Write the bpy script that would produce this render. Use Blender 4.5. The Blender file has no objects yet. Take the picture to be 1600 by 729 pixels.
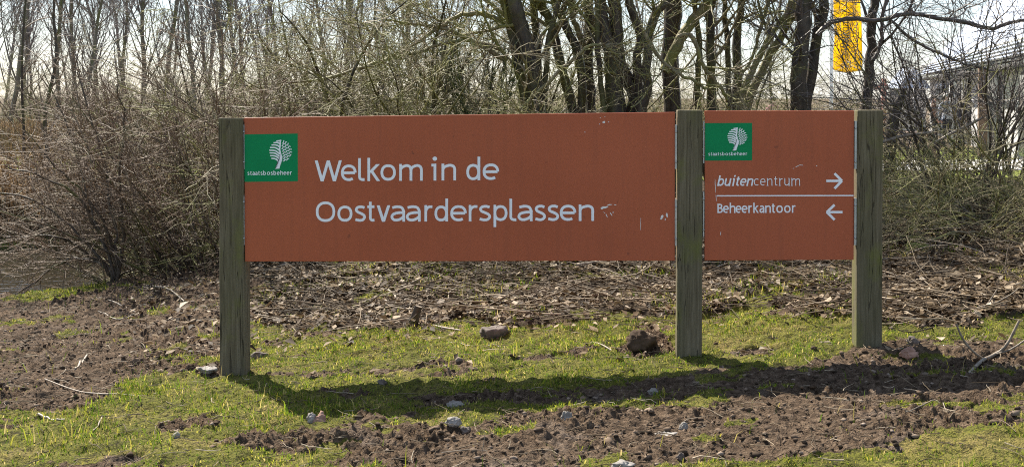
import bpy, bmesh, math, random
import numpy as np
from mathutils import Vector, Matrix, noise as mnoise

R = math.radians
S = bpy.context.scene
COL = S.collection
random.seed(7)

# ------------------------------------------------------------------ camera, world, sun, exposure
F_PX, CX, PPY, PITCH, CAM_H = 2000.0, 800.0, 194.0, R(1.2), 1.6
cam_d = bpy.data.cameras.new('camera'); cam = bpy.data.objects.new('camera', cam_d); COL.objects.link(cam)
cam_d.sensor_width = 36.0; cam_d.lens = 45.0; cam_d.sensor_fit = 'HORIZONTAL'
cam_d.shift_y = -(364.5 - PPY) / 1600.0
cam_d.clip_start = 0.05; cam_d.clip_end = 4000
cam.location = (0, 0, CAM_H); cam.rotation_euler = (R(90) - PITCH, 0, 0)
S.camera = cam

SUN_EL, SUN_AZ = R(46), R(-30)          # azimuth from +Y, clockwise: the sun stands behind the sign, to the left
world = bpy.data.worlds.new('World'); S.world = world; world.use_nodes = True
wn = world.node_tree; wn.nodes.clear()
sky = wn.nodes.new('ShaderNodeTexSky'); sky.sky_type = 'NISHITA'; sky.sun_disc = False
sky.sun_elevation = SUN_EL; sky.sun_rotation = SUN_AZ
sky.air_density = 1.0; sky.dust_density = 0.4; sky.ozone_density = 1.0
bg = wn.nodes.new('ShaderNodeBackground'); bg.inputs['Strength'].default_value = 0.065
wo = wn.nodes.new('ShaderNodeOutputWorld')
hz = wn.nodes.new('ShaderNodeMix'); hz.data_type = 'RGBA'; hz.inputs[0].default_value = 0.35      # thin high cloud over the whole sky
hz.inputs[7].default_value = (5.6, 6.6, 8.4, 1)
wn.links.new(sky.outputs[0], hz.inputs[6]); wn.links.new(hz.outputs[2], bg.inputs[0]); wn.links.new(bg.outputs[0], wo.inputs[0])

to_sun = Vector((math.sin(SUN_AZ) * math.cos(SUN_EL), math.cos(SUN_AZ) * math.cos(SUN_EL), math.sin(SUN_EL)))
sun_d = bpy.data.lights.new('sun', 'SUN'); sun_d.energy = 5.0; sun_d.angle = R(0.5); sun_d.color = (1.0, 0.93, 0.81)
sun = bpy.data.objects.new('sun', sun_d); COL.objects.link(sun)
sun.rotation_euler = (-to_sun).to_track_quat('-Z', 'Y').to_euler()

S.view_settings.view_transform = 'Standard'; S.view_settings.look = 'None'
S.view_settings.exposure = 1.36; S.view_settings.gamma = 1.0
S.render.engine = 'CYCLES'
S.cycles.filter_width = 1.1; S.cycles.use_denoising = False
S.cycles.max_bounces = 6; S.cycles.diffuse_bounces = 3; S.cycles.glossy_bounces = 2
S.cycles.transmission_bounces = 3; S.cycles.transparent_max_bounces = 6

# ------------------------------------------------------------------ pixel (1600x729) -> place in the world
cp, sp_ = math.cos(PITCH), math.sin(PITCH)

def ray(px, py):
    u = (px - CX) / F_PX; v = -(py - PPY) / F_PX
    return Vector((u, cp + v * sp_, -sp_ + v * cp))

def P(px, py, Y):
    d = ray(px, py); t = Y / d.y
    return Vector((d.x * t, Y, CAM_H + d.z * t))

def to_px(x, y, z):
    dz = z - CAM_H
    f = y * cp - dz * sp_
    up = y * sp_ + dz * cp
    return CX + F_PX * x / f, PPY - F_PX * up / f

# ------------------------------------------------------------------ numpy noise
_rs = np.random.RandomState(11)
_LAT = _rs.rand(256, 256)

def vnoise(x, y, seed=0):
    x = np.asarray(x, float) + seed * 17.31; y = np.asarray(y, float) + seed * 9.77
    xi = np.floor(x).astype(int); yi = np.floor(y).astype(int)
    fx = x - xi; fy = y - yi
    fx = fx * fx * (3 - 2 * fx); fy = fy * fy * (3 - 2 * fy)
    a = _LAT[xi & 255, yi & 255]; b = _LAT[(xi + 1) & 255, yi & 255]
    c = _LAT[xi & 255, (yi + 1) & 255]; d = _LAT[(xi + 1) & 255, (yi + 1) & 255]
    return (a * (1 - fx) + b * fx) * (1 - fy) + (c * (1 - fx) + d * fx) * fy

def fbm(x, y, oct=4, seed=0, gain=0.5):
    s = 0; a = 1; t = 0
    for k in range(oct):
        # turned a little every octave, so the lattice never shows
        c, sn = math.cos(0.6 * k + 0.3), math.sin(0.6 * k + 0.3)
        s = s + a * vnoise((c * x - sn * y) * 2 ** k, (sn * x + c * y) * 2 ** k, seed + k); t += a; a *= gain
    return s / t - 0.5

def sstep(a, b, x):
    t = np.clip((x - a) / (b - a), 0, 1); return t * t * (3 - 2 * t)

# ------------------------------------------------------------------ terrain
def shore(x):
    return np.where(x < -2.6, 11.75 + 0.5 * (x + 4.6), 12.75 + 2.2 * (x + 2.6)) + 0.25 * fbm(x * 0.9, x * 0.3 + 4, 3, 5)

def far_shore(x):
    return 17.3 + 0.06 * x + 0.5 * fbm(x * 0.5, x * 0.2 + 9, 3, 6)

def pond_mask(x, y):
    return np.minimum(sstep(-0.25, 0.75, y - shore(x)), sstep(-0.2, 0.7, far_shore(x) - y))

def base_h(x, y):
    h = 0.055 * np.clip(x + 1.6, -3.5, 5.0) * (1 - sstep(14, 24, y))
    h = h + 0.24 * sstep(9.2, 13.0, y) * sstep(-3.2, -1.0, x) * (1 - sstep(17, 26, y))
    h = h + 0.10 * fbm(x * 0.8, y * 0.8, 2, 3) * sstep(4.5, 8.5, y) * (1 - sstep(18, 26, y))
    h = h - 0.10 * sstep(18, 26, y) * (1 - sstep(-2, 4, x)) + 0.0
    m = pond_mask(x, y)
    return h * (1 - m) + (-0.85) * m

def in_poly(px, py, poly):
    inside = np.zeros(px.shape, bool); n = len(poly)
    for i in range(n):
        x0, y0 = poly[i]; x1, y1 = poly[(i + 1) % n]
        if y0 == y1: continue
        c = ((y0 > py) != (y1 > py)) & (px < (x1 - x0) * (py - y0) / (y1 - y0) + x0)
        inside ^= c
    return inside

MUD = [
    [(-400, 520), (60, 462), (150, 446), (250, 434), (345, 412), (420, 430), (400, 500), (385, 530), (345, 588), (300, 588), (200, 600), (110, 636), (0, 646), (-400, 650)],
    [(330, 692), (420, 680), (560, 670), (700, 660), (850, 650), (1000, 632), (1080, 602), (1200, 585), (1330, 546), (1450, 540), (2100, 520), (2100, 640), (1600, 664), (1500, 668), (1380, 683), (1150, 718), (1000, 732), (850, 760), (700, 760), (560, 737), (430, 712)],
    [(960, 545), (975, 512), (1030, 510), (1050, 550), (1000, 558)],
    [(255, 668), (330, 648), (350, 655), (320, 676), (270, 684)],
    [(640, 622), (760, 612), (900, 600), (1080, 590), (1080, 606), (980, 622), (800, 632), (680, 640)],
]
LITTER = [[(345, 402), (345, 300), (2100, 100), (2100, 470), (1650, 490), (1500, 500), (1380, 505), (1330, 490), (1180, 470), (1100, 492), (900, 496), (790, 512), (600, 510), (470, 512), (385, 500)]]

def masks(x, y):
    """mud and litter as soft 0..1 values of the ground at x, y (edges broken by noise)"""
    z = base_h(x, y)
    yy = np.maximum(y, 1.5)
    px, py = to_px(x, yy, z)
    acc = [np.zeros(x.shape), np.zeros(x.shape)]
    K = 5
    rr = np.random.RandomState(3)
    for k in range(K):
        j = 1.0 if k else 0.4
        qx = px + 70 * fbm(x * 2.2, y * 2.2, 4, 20) + 16 * j * fbm(x * 9, y * 9, 2, 21 + k)
        qy = py + 46 * fbm(x * 2.2, y * 2.2, 4, 30) + 9 * j * fbm(x * 9, y * 9, 2, 31 + k)
        for i, polys in enumerate((MUD, LITTER)):
            m = np.zeros(x.shape, bool)
            for p in polys: m |= in_poly(qx, qy, p)
            acc[i] += m
    mud, lit = acc[0] / K, acc[1] / K
    back = ((y > 12.2) & (y < 19) & (x > -2.6)).astype(float)
    lit = np.maximum(lit, back) * (1 - sstep(18, 23, y))
    near = (y < 4.4)
    mud = np.where(near | (y > 13), 0, mud); lit = np.where(y < 4.4, 0, lit)
    band = sstep(4.6, 5.2, y) * (1 - sstep(9.5, 11, y))
    mud = np.maximum(mud, 0.9 * band * sstep(0.15, 0.22, fbm(x * 2.7, y * 4.2, 4, 150)))          # bare worn spots in the turf
    mud = mud * (1 - 0.95 * band * sstep(0.15, 0.20, fbm(x * 3.0, y * 5.0, 4, 160)))               # tufts surviving in the mud
    lit = lit * (1 - 0.8 * sstep(0.16, 0.22, fbm(x * 2.1, y * 3.6, 4, 170)) * (1 - sstep(11, 12.5, y)))
    lit = lit * (1 - mud)
    return mud, lit

def detail_h(x, y, mud, lit):
    ridge = 1 - np.abs(2 * (fbm(x * 4.5, y * 6.5, 3, 40) + 0.5) - 1)
    clod = np.abs(fbm(x * 16, y * 18, 3, 44)) * 2
    fine = np.abs(fbm(x * 34, y * 38, 3, 61)) * 2; lump = fbm(x * 22, y * 24, 2, 64)
    vary = 0.35 + 1.1 * sstep(-0.12, 0.16, fbm(x * 1.7, y * 2.6, 3, 140))
    h = mud * (vary * (0.042 * fine + 0.040 * lump) + 0.065 * fbm(x * 2.2, y * 3.6, 3, 41) + 0.03 * (ridge - 0.6) + 0.035 * clod - 0.025)
    h = h + lit * (0.10 * fbm(x * 4, y * 4, 4, 47) + 0.02)
    h = h + (1 - mud) * (1 - lit) * (0.06 * fbm(x * 5, y * 5, 4, 50) + 0.045 * fbm(x * 19, y * 19, 3, 53))
    return h * sstep(3.6, 4.4, y) * (1 - sstep(15, 24, y))

def ground_z(x, y):
    x = np.asarray(x, float); y = np.asarray(y, float)
    m, l = masks(x, y)
    return base_h(x, y) + detail_h(x, y, m, l)

def gz(x, y):
    return float(ground_z(np.array([x]), np.array([y]))[0])

def G(px, py, lift=0.0):
    """the point of the ground seen at a pixel"""
    d = ray(px, py); Y = 8.0
    for _ in range(12):
        p = P(px, py, Y); z = float(base_h(np.array([p.x]), np.array([Y]))[0])
        t = (z - CAM_H) / d.z if d.z < -1e-4 else 1
        Y = 0.4 * Y + 0.6 * max(3.0, min(60, t * d.y))
    p = P(px, py, Y); p.z = gz(p.x, p.y) + lift
    return p

# ------------------------------------------------------------------ material helpers
def new_mat(name):
    m = bpy.data.materials.new(name); m.use_nodes = True
    nt = m.node_tree; b = nt.nodes['Principled BSDF']
    return m, nt, b

def nd(nt, kind, **kw):
    n = nt.nodes.new(kind)
    for k, v in kw.items():
        if hasattr(n, k): setattr(n, k, v)
        else: n.inputs[k].default_value = v
    return n

def ramp(nt, fac, stops, interp='LINEAR'):
    r = nt.nodes.new('ShaderNodeValToRGB'); r.color_ramp.interpolation = interp
    e = r.color_ramp.elements
    while len(e) > 1: e.remove(e[0])
    e[0].position = stops[0][0]; e[0].color = (*stops[0][1], 1)
    for p, c in stops[1:]:
        q = e.new(p); q.color = (*c, 1)
    nt.links.new(fac, r.inputs[0]); return r.outputs[0]

def mix(nt, fac, a, b):
    m = nt.nodes.new('ShaderNodeMix'); m.data_type = 'RGBA'
    if isinstance(fac, float): m.inputs[0].default_value = fac
    else: nt.links.new(fac, m.inputs[0])
    for s, v in ((6, a), (7, b)):
        if isinstance(v, tuple): m.inputs[s].default_value = (*v, 1)
        else: nt.links.new(v, m.inputs[s])
    return m.outputs[2]

def mathn(nt, op, a, b=None, clamp=False):
    m = nt.nodes.new('ShaderNodeMath'); m.operation = op; m.use_clamp = clamp
    for i, v in enumerate((a, b)):
        if v is None: continue
        if isinstance(v, (int, float)): m.inputs[i].default_value = v
        else: nt.links.new(v, m.inputs[i])
    return m.outputs[0]

def coords(nt, scale=(1, 1, 1), which='Object'):
    tc = nt.nodes.new('ShaderNodeTexCoord'); mp = nt.nodes.new('ShaderNodeMapping')
    mp.inputs['Scale'].default_value = scale
    nt.links.new(tc.outputs[which], mp.inputs[0]); return mp.outputs[0]

def noise(nt, vec, scale, detail=4, rough=0.55):
    n = nt.nodes.new('ShaderNodeTexNoise'); n.inputs['Scale'].default_value = scale
    n.inputs['Detail'].default_value = detail; n.inputs['Roughness'].default_value = rough
    if vec is not None: nt.links.new(vec, n.inputs[0])
    return n.outputs[0]

def bump(nt, b, height, strength, dist):
    n = nt.nodes.new('ShaderNodeBump'); n.inputs['Strength'].default_value = strength; n.inputs['Distance'].default_value = dist
    nt.links.new(height, n.inputs['Height']); nt.links.new(n.outputs[0], b.inputs['Normal'])

def lk(nt, o, i): nt.links.new(o, i)

M = {}

def simple(name, col, rough=0.6, var=0.25, scale=8, metallic=0.0, bmp=0.0, spec=0.5):
    m, nt, b = new_mat(name)
    c = coords(nt)
    n = noise(nt, c, scale, 5)
    lo = tuple(v * (1 - var) for v in col); hi = tuple(min(1, v * (1 + var)) for v in col)
    lk(nt, ramp(nt, n, [(0.3, lo), (0.7, hi)]), b.inputs['Base Color'])
    b.inputs['Roughness'].default_value = rough; b.inputs['Metallic'].default_value = metallic
    b.inputs['Specular IOR Level'].default_value = spec
    if bmp: bump(nt, b, n, 0.6, bmp)
    M[name] = m; return m

def island(name, stops, rough=0.6, translucent=0.0, extra_noise=0.0, tcol=None, spec=0.4):
    """colour picked per separate piece (blade, leaf, clod)"""
    m, nt, b = new_mat(name)
    g = nt.nodes.new('ShaderNodeNewGeometry')
    col = ramp(nt, g.outputs['Random Per Island'], stops)
    if extra_noise:
        c = coords(nt); n = noise(nt, c, extra_noise, 3)
        col2 = nt.nodes.new('ShaderNodeHueSaturation'); lk(nt, col, col2.inputs['Color'])
        lk(nt, ramp(nt, n, [(0.35, (0.65,) * 3), (0.65, (1.25,) * 3)]), col2.inputs['Value']); col = col2.outputs[0]
    lk(nt, col, b.inputs['Base Color']); b.inputs['Roughness'].default_value = rough
    b.inputs['Specular IOR Level'].default_value = spec
    if translucent:
        t = nt.nodes.new('ShaderNodeBsdfTranslucent'); lk(nt, col, t.inputs[0])
        x = nt.nodes.new('ShaderNodeMixShader'); x.inputs[0].default_value = translucent
        out = nt.nodes['Material Output']
        lk(nt, b.outputs[0], x.inputs[1]); lk(nt, t.outputs[0], x.inputs[2]); lk(nt, x.outputs[0], out.inputs[0])
    M[name] = m; return m

island('grass_blades', [(0.0, (0.055, 0.115, 0.010)), (0.35, (0.13, 0.21, 0.016)), (0.62, (0.27, 0.30, 0.028)), (0.82, (0.42, 0.37, 0.06)), (1.0, (0.55, 0.43, 0.19))], 0.6, 0.5, 3.5, spec=0.08)
island('leaves', [(0.0, (0.022, 0.014, 0.008)), (0.35, (0.075, 0.049, 0.027)), (0.65, (0.175, 0.12, 0.068)), (0.88, (0.31, 0.235, 0.15)), (1.0, (0.48, 0.40, 0.30))], 0.65, 0.2, spec=0.12)
island('reed_stalks', [(0.0, (0.27, 0.195, 0.12)), (0.4, (0.43, 0.33, 0.22)), (0.8, (0.55, 0.44, 0.31)), (1.0, (0.62, 0.52, 0.38))], 0.6, 0.6, spec=0.15)
island('clods', [(0.0, (0.045, 0.030, 0.019)), (0.5, (0.09, 0.062, 0.041)), (0.85, (0.145, 0.104, 0.072)), (1.0, (0.25, 0.195, 0.15))], 0.9, 0, 9, spec=0.12)
island('ground_twigs', [(0.0, (0.04, 0.028, 0.017)), (0.6, (0.115, 0.083, 0.05)), (0.85, (0.25, 0.195, 0.13)), (1.0, (0.42, 0.35, 0.26))], 0.7, spec=0.15)
island('green_needles', [(0.0, (0.03, 0.06, 0.02)), (0.6, (0.06, 0.10, 0.03)), (1.0, (0.16, 0.19, 0.06))], 0.5, 0.25)

def bark(name, dark, light, moss, moss_amt, rough=0.55, scale=22):
    m, nt, b = new_mat(name)
    c = coords(nt, (1, 1, 0.35))
    n = noise(nt, c, scale, 6, 0.65)
    col = ramp(nt, n, [(0.3, dark), (0.68, light)])
    c2 = coords(nt, (1, 1, 0.6)); n2 = noise(nt, c2, 2.4, 5, 0.6)
    col = mix(nt, ramp(nt, n2, [(0.56 - moss_amt * 0.3, (0, 0, 0)), (0.64 - moss_amt * 0.2, (1, 1, 1))]), col, moss)
    lk(nt, col, b.inputs['Base Color']); b.inputs['Roughness'].default_value = rough
    b.inputs['Specular IOR Level'].default_value = 0.28
    bump(nt, b, n, 0.8, 0.012)
    M[name] = m; return m

bark('bark_mossy', (0.022, 0.017, 0.012), (0.09, 0.072, 0.05), (0.10, 0.095, 0.025), 0.3)
bark('bark_brown', (0.024, 0.018, 0.013), (0.10, 0.076, 0.054), (0.09, 0.088, 0.028), 0.15)
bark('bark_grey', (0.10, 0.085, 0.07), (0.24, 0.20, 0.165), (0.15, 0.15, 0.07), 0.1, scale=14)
bark('twig_green', (0.11, 0.088, 0.05), (0.29, 0.24, 0.14), (0.21, 0.205, 0.06), 0.35, 0.65)
bark('twig_tan', (0.10, 0.066, 0.043), (0.26, 0.185, 0.125), (0.2, 0.17, 0.1), 0.0, 0.62)
bark('twig_dark', (0.055, 0.045, 0.04), (0.16, 0.13, 0.115), (0.1, 0.1, 0.07), 0.0, 0.5)
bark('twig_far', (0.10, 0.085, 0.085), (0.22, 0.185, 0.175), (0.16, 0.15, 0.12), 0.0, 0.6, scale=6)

# ground
m, nt, b = new_mat('ground'); M['ground'] = m
c = coords(nt)
def attr(nt, name):
    a = nt.nodes.new('ShaderNodeAttribute'); a.attribute_name = name; return a.outputs['Fac']
nA = noise(nt, c, 3.0, 6, 0.6); nB = noise(nt, c, 28.0, 5, 0.65); nC = noise(nt, c, 0.22, 4, 0.5); nD = noise(nt, c, 110, 3, 0.6)
grass_near = ramp(nt, nA, [(0.25, (0.055, 0.052, 0.014)), (0.5, (0.14, 0.138, 0.024)), (0.75, (0.24, 0.18, 0.068))])
grass_far = ramp(nt, nC, [(0.3, (0.13, 0.18, 0.03)), (0.7, (0.22, 0.24, 0.055))])
sepy = nt.nodes.new('ShaderNodeSeparateXYZ'); lk(nt, c, sepy.inputs[0])
isfar = ramp(nt, mathn(nt, 'MULTIPLY', sepy.outputs['Y'], 0.02), [(0.22, (0, 0, 0)), (0.36, (1, 1, 1))])
grass_near = mix(nt, ramp(nt, nB, [(0.36, (0.85,) * 3), (0.47, (0, 0, 0))]), grass_near, (0.03, 0.023, 0.014))
grass_near = mix(nt, ramp(nt, nD, [(0.38, (0.8,) * 3), (0.52, (0, 0, 0))]), grass_near, (0.035, 0.036, 0.012))
gcol = mix(nt, isfar, grass_near, grass_far)
wood_floor = ramp(nt, nC, [(0.3, (0.10, 0.075, 0.05)), (0.7, (0.17, 0.13, 0.09))])
gcol = mix(nt, ramp(nt, mathn(nt, 'MULTIPLY', sepy.outputs['Y'], 0.01), [(0.37, (0, 0, 0)), (0.42, (1, 1, 1))]), gcol, wood_floor)
mudc = ramp(nt, nB, [(0.32, (0.038, 0.025, 0.016)), (0.52, (0.10, 0.068, 0.044)), (0.72, (0.205, 0.148, 0.10))])
mudc = mix(nt, ramp(nt, nA, [(0.55, (0, 0, 0)), (0.75, (0.55,) * 3)]), mudc, (0.22, 0.18, 0.15))
litc = ramp(nt, nB, [(0.3, (0.028, 0.02, 0.013)), (0.7, (0.09, 0.065, 0.042))])
mm = ramp(nt, mathn(nt, 'ADD', attr(nt, 'mud'), mathn(nt, 'MULTIPLY', mathn(nt, 'SUBTRACT', nB, 0.5), 1.1)), [(0.40, (0, 0, 0)), (0.60, (1, 1, 1))])
ml = ramp(nt, mathn(nt, 'ADD', attr(nt, 'litter'), mathn(nt, 'MULTIPLY', mathn(nt, 'SUBTRACT', nB, 0.5), 0.9)), [(0.36, (0, 0, 0)), (0.64, (1, 1, 1))])
col = mix(nt, ml, gcol, litc); col = mix(nt, mm, col, mudc)
lk(nt, col, b.inputs['Base Color']); b.inputs['Roughness'].default_value = 0.95; b.inputs['Specular IOR Level'].default_value = 0.1
bump(nt, b, mathn(nt, 'ADD', nB, mathn(nt, 'MULTIPLY', nD, 0.5)), 1.0, 0.03)

# water
m, nt, b = new_mat('pond_water'); M['water'] = m
c = coords(nt, (0.45, 1, 1)); w1 = noise(nt, c, 2.2, 2); w2 = noise(nt, c, 9, 3)
b.inputs['Base Color'].default_value = (0.035, 0.030, 0.020, 1); b.inputs['Roughness'].default_value = 0.02
b.inputs['IOR'].default_value = 1.33; b.inputs['Specular IOR Level'].default_value = 0.6
bump(nt, b, mathn(nt, 'ADD', w1, mathn(nt, 'MULTIPLY', w2, 0.5)), 0.45, 0.05)

# weathered post timber
m, nt, b = new_mat('post_timber'); M['post'] = m
c = coords(nt, (1, 1, 0.045)); g1 = noise(nt, c, 75, 6, 0.7)
c2 = coords(nt, (1, 1, 0.3)); g2 = noise(nt, c2, 5, 4)
c3 = coords(nt, (1.6, 1.6, 1)); g3 = noise(nt, c3, 3.2, 5, 0.6)
col = ramp(nt, g1, [(0.26, (0.07, 0.055, 0.035)), (0.5, (0.148, 0.123, 0.08)), (0.74, (0.235, 0.20, 0.14))])
col = mix(nt, ramp(nt, g2, [(0.42, (0, 0, 0)), (0.70, (0.45,) * 3)]), col, (0.085, 0.088, 0.042))
col = mix(nt, ramp(nt, g3, [(0.53, (0, 0, 0)), (0.70, (0.75,) * 3)]), col, (0.15, 0.155, 0.04))
vor = nt.nodes.new('ShaderNodeTexVoronoi'); vor.inputs['Scale'].default_value = 3.3; lk(nt, coords(nt, (1.5, 1.5, 1)), vor.inputs[0])
col = mix(nt, ramp(nt, vor.outputs['Distance'], [(0.06, (0.85,) * 3), (0.11, (0, 0, 0))]), col, (0.03, 0.024, 0.018))
ck = noise(nt, coords(nt, (1, 1, 0.035)), 34, 2, 0.4)
crack = ramp(nt, mathn(nt, 'ABSOLUTE', mathn(nt, 'SUBTRACT', ck, 0.42)), [(0.0025, (0.8,) * 3), (0.009, (0, 0, 0))])
col = mix(nt, crack, col, (0.02, 0.016, 0.011))
lk(nt, col, b.inputs['Base Color']); b.inputs['Roughness'].default_value = 0.9; b.inputs['Specular IOR Level'].default_value = 0.12
bump(nt, b, mathn(nt, 'SUBTRACT', g1, crack), 0.8, 0.006)

# sign paint
m, nt, b = new_mat('board_paint'); M['board'] = m
c = coords(nt); p1 = noise(nt, c, 1.4, 4); p2 = noise(nt, coords(nt, (1, 1, 0.25)), 26, 5, 0.7)
col = ramp(nt, p1, [(0.3, (0.40, 0.098, 0.044)), (0.7, (0.455, 0.116, 0.053))])
col = mix(nt, ramp(nt, p2, [(0.60, (0, 0, 0)), (0.82, (0.15,) * 3)]), col, (0.27, 0.085, 0.05))
col = mix(nt, ramp(nt, noise(nt, coords(nt, (9, 1, 0.35)), 3.0, 5, 0.6), [(0.50, (0, 0, 0)), (0.78, (0.28,) * 3)]), col, (0.24, 0.075, 0.042))
sc = noise(nt, c, 17, 2, 0.4)
col = mix(nt, ramp(nt, sc, [(0.735, (0, 0, 0)), (0.76, (0.55,) * 3)]), col, (0.19, 0.055, 0.034))
b.inputs['Specular IOR Level'].default_value = 0.25
lk(nt, col, b.inputs['Base Color'])
lk(nt, ramp(nt, p2, [(0.3, (0.38,) * 3), (0.7, (0.5,) * 3)]), b.inputs['Roughness'])
bump(nt, b, noise(nt, c, 60, 3), 0.05, 0.002)
simple('logo_green', (0.003, 0.24, 0.085), 0.5, 0.06, 6, spec=0.15)
simple('lettering_white', (0.88, 0.90, 0.97), 0.45, 0.05, 9)
simple('chip_white', (0.78, 0.77, 0.76), 0.6, 0.1, 30)
simple('zinc', (0.42, 0.43, 0.45), 0.4, 0.2, 30, 0.7)
simple('stone_grey', (0.24, 0.215, 0.19), 0.85, 0.5, 14, bmp=0.01)
simple('stone_pale', (0.20, 0.18, 0.155), 0.85, 0.35, 18, bmp=0.01)
simple('stone_red', (0.30, 0.17, 0.12), 0.85, 0.4, 14, bmp=0.01)
simple('stone_brown', (0.11, 0.085, 0.068), 0.85, 0.5, 10, bmp=0.012)
simple('dead_wood', (0.19, 0.15, 0.105), 0.6, 0.45, 30, bmp=0.004)
simple('dead_wood_pale', (0.27, 0.215, 0.155), 0.6, 0.3, 30, bmp=0.004)
simple('flag_cloth', (0.92, 0.68, 0.012), 0.7, 0.06, 4)
simple('flag_print', (0.10, 0.09, 0.04), 0.7, 0.1, 4)
simple('pole_white', (0.84, 0.84, 0.85), 0.4, 0.08, 6)
simple('roof_metal', (0.36, 0.42, 0.54), 0.5, 0.08, 0.8)
simple('slat_grey', (0.46, 0.45, 0.43), 0.6, 0.2, 2)
simple('wall_pale', (0.52, 0.51, 0.50), 0.8, 0.12, 1.5)
simple('frame_dark', (0.05, 0.05, 0.055), 0.5, 0.2, 3)
simple('table_wood', (0.16, 0.10, 0.07), 0.6, 0.3, 12)
simple('paving', (0.50, 0.49, 0.48), 0.85, 0.2, 2)
simple('post_red', (0.50, 0.20, 0.16), 0.6, 0.15, 4)
simple('skin', (0.55, 0.32, 0.24), 0.6, 0.06, 8)
simple('cloth_navy', (0.02, 0.025, 0.05), 0.8, 0.3, 12)
simple('cloth_pale', (0.55, 0.58, 0.68), 0.8, 0.15, 12)
simple('cloth_pink', (0.55, 0.22, 0.27), 0.8, 0.15, 12)
simple('cloth_brown', (0.16, 0.085, 0.05), 0.8, 0.3, 12)
simple('cloth_jeans', (0.045, 0.055, 0.085), 0.8, 0.2, 12)
simple('hair_dark', (0.03, 0.02, 0.016), 0.6, 0.3, 30)
simple('hair_grey', (0.35, 0.33, 0.31), 0.6, 0.2, 30)
simple('moss', (0.17, 0.19, 0.03), 0.9, 0.4, 60, bmp=0.02)
m, nt, b = new_mat('window_glass'); M['glass'] = m
b.inputs['Base Color'].default_value = (0.05, 0.07, 0.06, 1); b.inputs['Roughness'].default_value = 0.08
bump(nt, b, noise(nt, coords(nt), 2, 2), 0.05, 0.02)

# ------------------------------------------------------------------ object helpers
def link(o, parent=None):
    COL.objects.link(o)
    if parent: o.parent = parent
    return o

def mesh_np(name, V, Q=None, T=None, mat=None, parent=None, smooth=True, loc=None):
    me = bpy.data.meshes.new(name)
    V = np.asarray(V, np.float32).reshape(-1, 3)
    nq = 0 if Q is None else len(Q); ntr = 0 if T is None else len(T)
    me.vertices.add(len(V)); me.vertices.foreach_set('co', V.ravel())
    loops = []; starts = []
    if nq: loops.append(np.asarray(Q, np.int32).ravel()); starts.append(np.arange(nq) * 4)
    if ntr: loops.append(np.asarray(T, np.int32).ravel()); starts.append(nq * 4 + np.arange(ntr) * 3)
    L = np.concatenate(loops); me.loops.add(len(L)); me.loops.foreach_set('vertex_index', L)
    st = np.concatenate(starts).astype(np.int32); me.polygons.add(len(st)); me.polygons.foreach_set('loop_start', st)
    if smooth: me.polygons.foreach_set('use_smooth', np.ones(len(st), bool))
    me.update(calc_edges=True); me.validate()
    if mat: me.materials.append(M[mat])
    o = bpy.data.objects.new(name, me); link(o, parent)
    if loc is not None: o.location = loc
    return o

def bm_obj(name, bm, mat=None, parent=None, smooth=False, loc=None):
    bmesh.ops.recalc_face_normals(bm, faces=bm.faces)
    me = bpy.data.meshes.new(name); bm.to_mesh(me); bm.free()
    if mat: me.materials.append(M[mat])
    if smooth: me.polygons.foreach_set('use_smooth', np.ones(len(me.polygons), bool))
    o = bpy.data.objects.new(name, me); link(o, parent)
    if loc is not None: o.location = loc
    return o

def tag(o, label, cat, group=None):
    o['label'] = label; o['category'] = cat
    if group: o['group'] = group
    return o

def kind(o, k): o['kind'] = k; return o

def thing(name, label, cat, loc=(0, 0, 0), rotz=0, group=None):
    o = bpy.data.objects.new(name, None); link(o); o.empty_display_size = 0.2
    o.location = loc; o.rotation_euler = (0, 0, rotz)
    return tag(o, label, cat, group)

def dup(root, loc, rotz, scale=1.0, label=None, group=None):
    r = root.copy(); link(r); r.location = loc; r.rotation_euler = (0, 0, rotz); r.scale = (scale,) * 3
    if label: r['label'] = label
    if group: r['group'] = group
    for ch in list(root.children):
        c = ch.copy(); link(c, r)
        for g in ch.children:
            d = g.copy(); link(d, c)
    return r

def add_box(bm, lo, hi, mtx=None):
    vs = []
    for x in (lo[0], hi[0]):
        for y in (lo[1], hi[1]):
            for z in (lo[2], hi[2]):
                v = Vector((x, y, z)); vs.append(bm.verts.new(mtx @ v if mtx else v))
    for f in ((0, 1, 3, 2), (4, 6, 7, 5), (0, 4, 5, 1), (2, 3, 7, 6), (0, 2, 6, 4), (1, 5, 7, 3)):
        bm.faces.new([vs[i] for i in f])

def box(name, lo, hi, mat, parent=None, bevel=0.0, mtx=None):
    bm = bmesh.new(); add_box(bm, lo, hi, mtx)
    if bevel: bmesh.ops.bevel(bm, geom=bm.edges[:], offset=bevel, segments=2, affect='EDGES', profile=0.5)
    return bm_obj(name, bm, mat, parent)

# ------------------------------------------------------------------ branches: arrays of points (N, n, 3) and radii (N, n)
def norm(a): return a / np.maximum(np.linalg.norm(a, axis=-1, keepdims=True), 1e-9)

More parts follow.
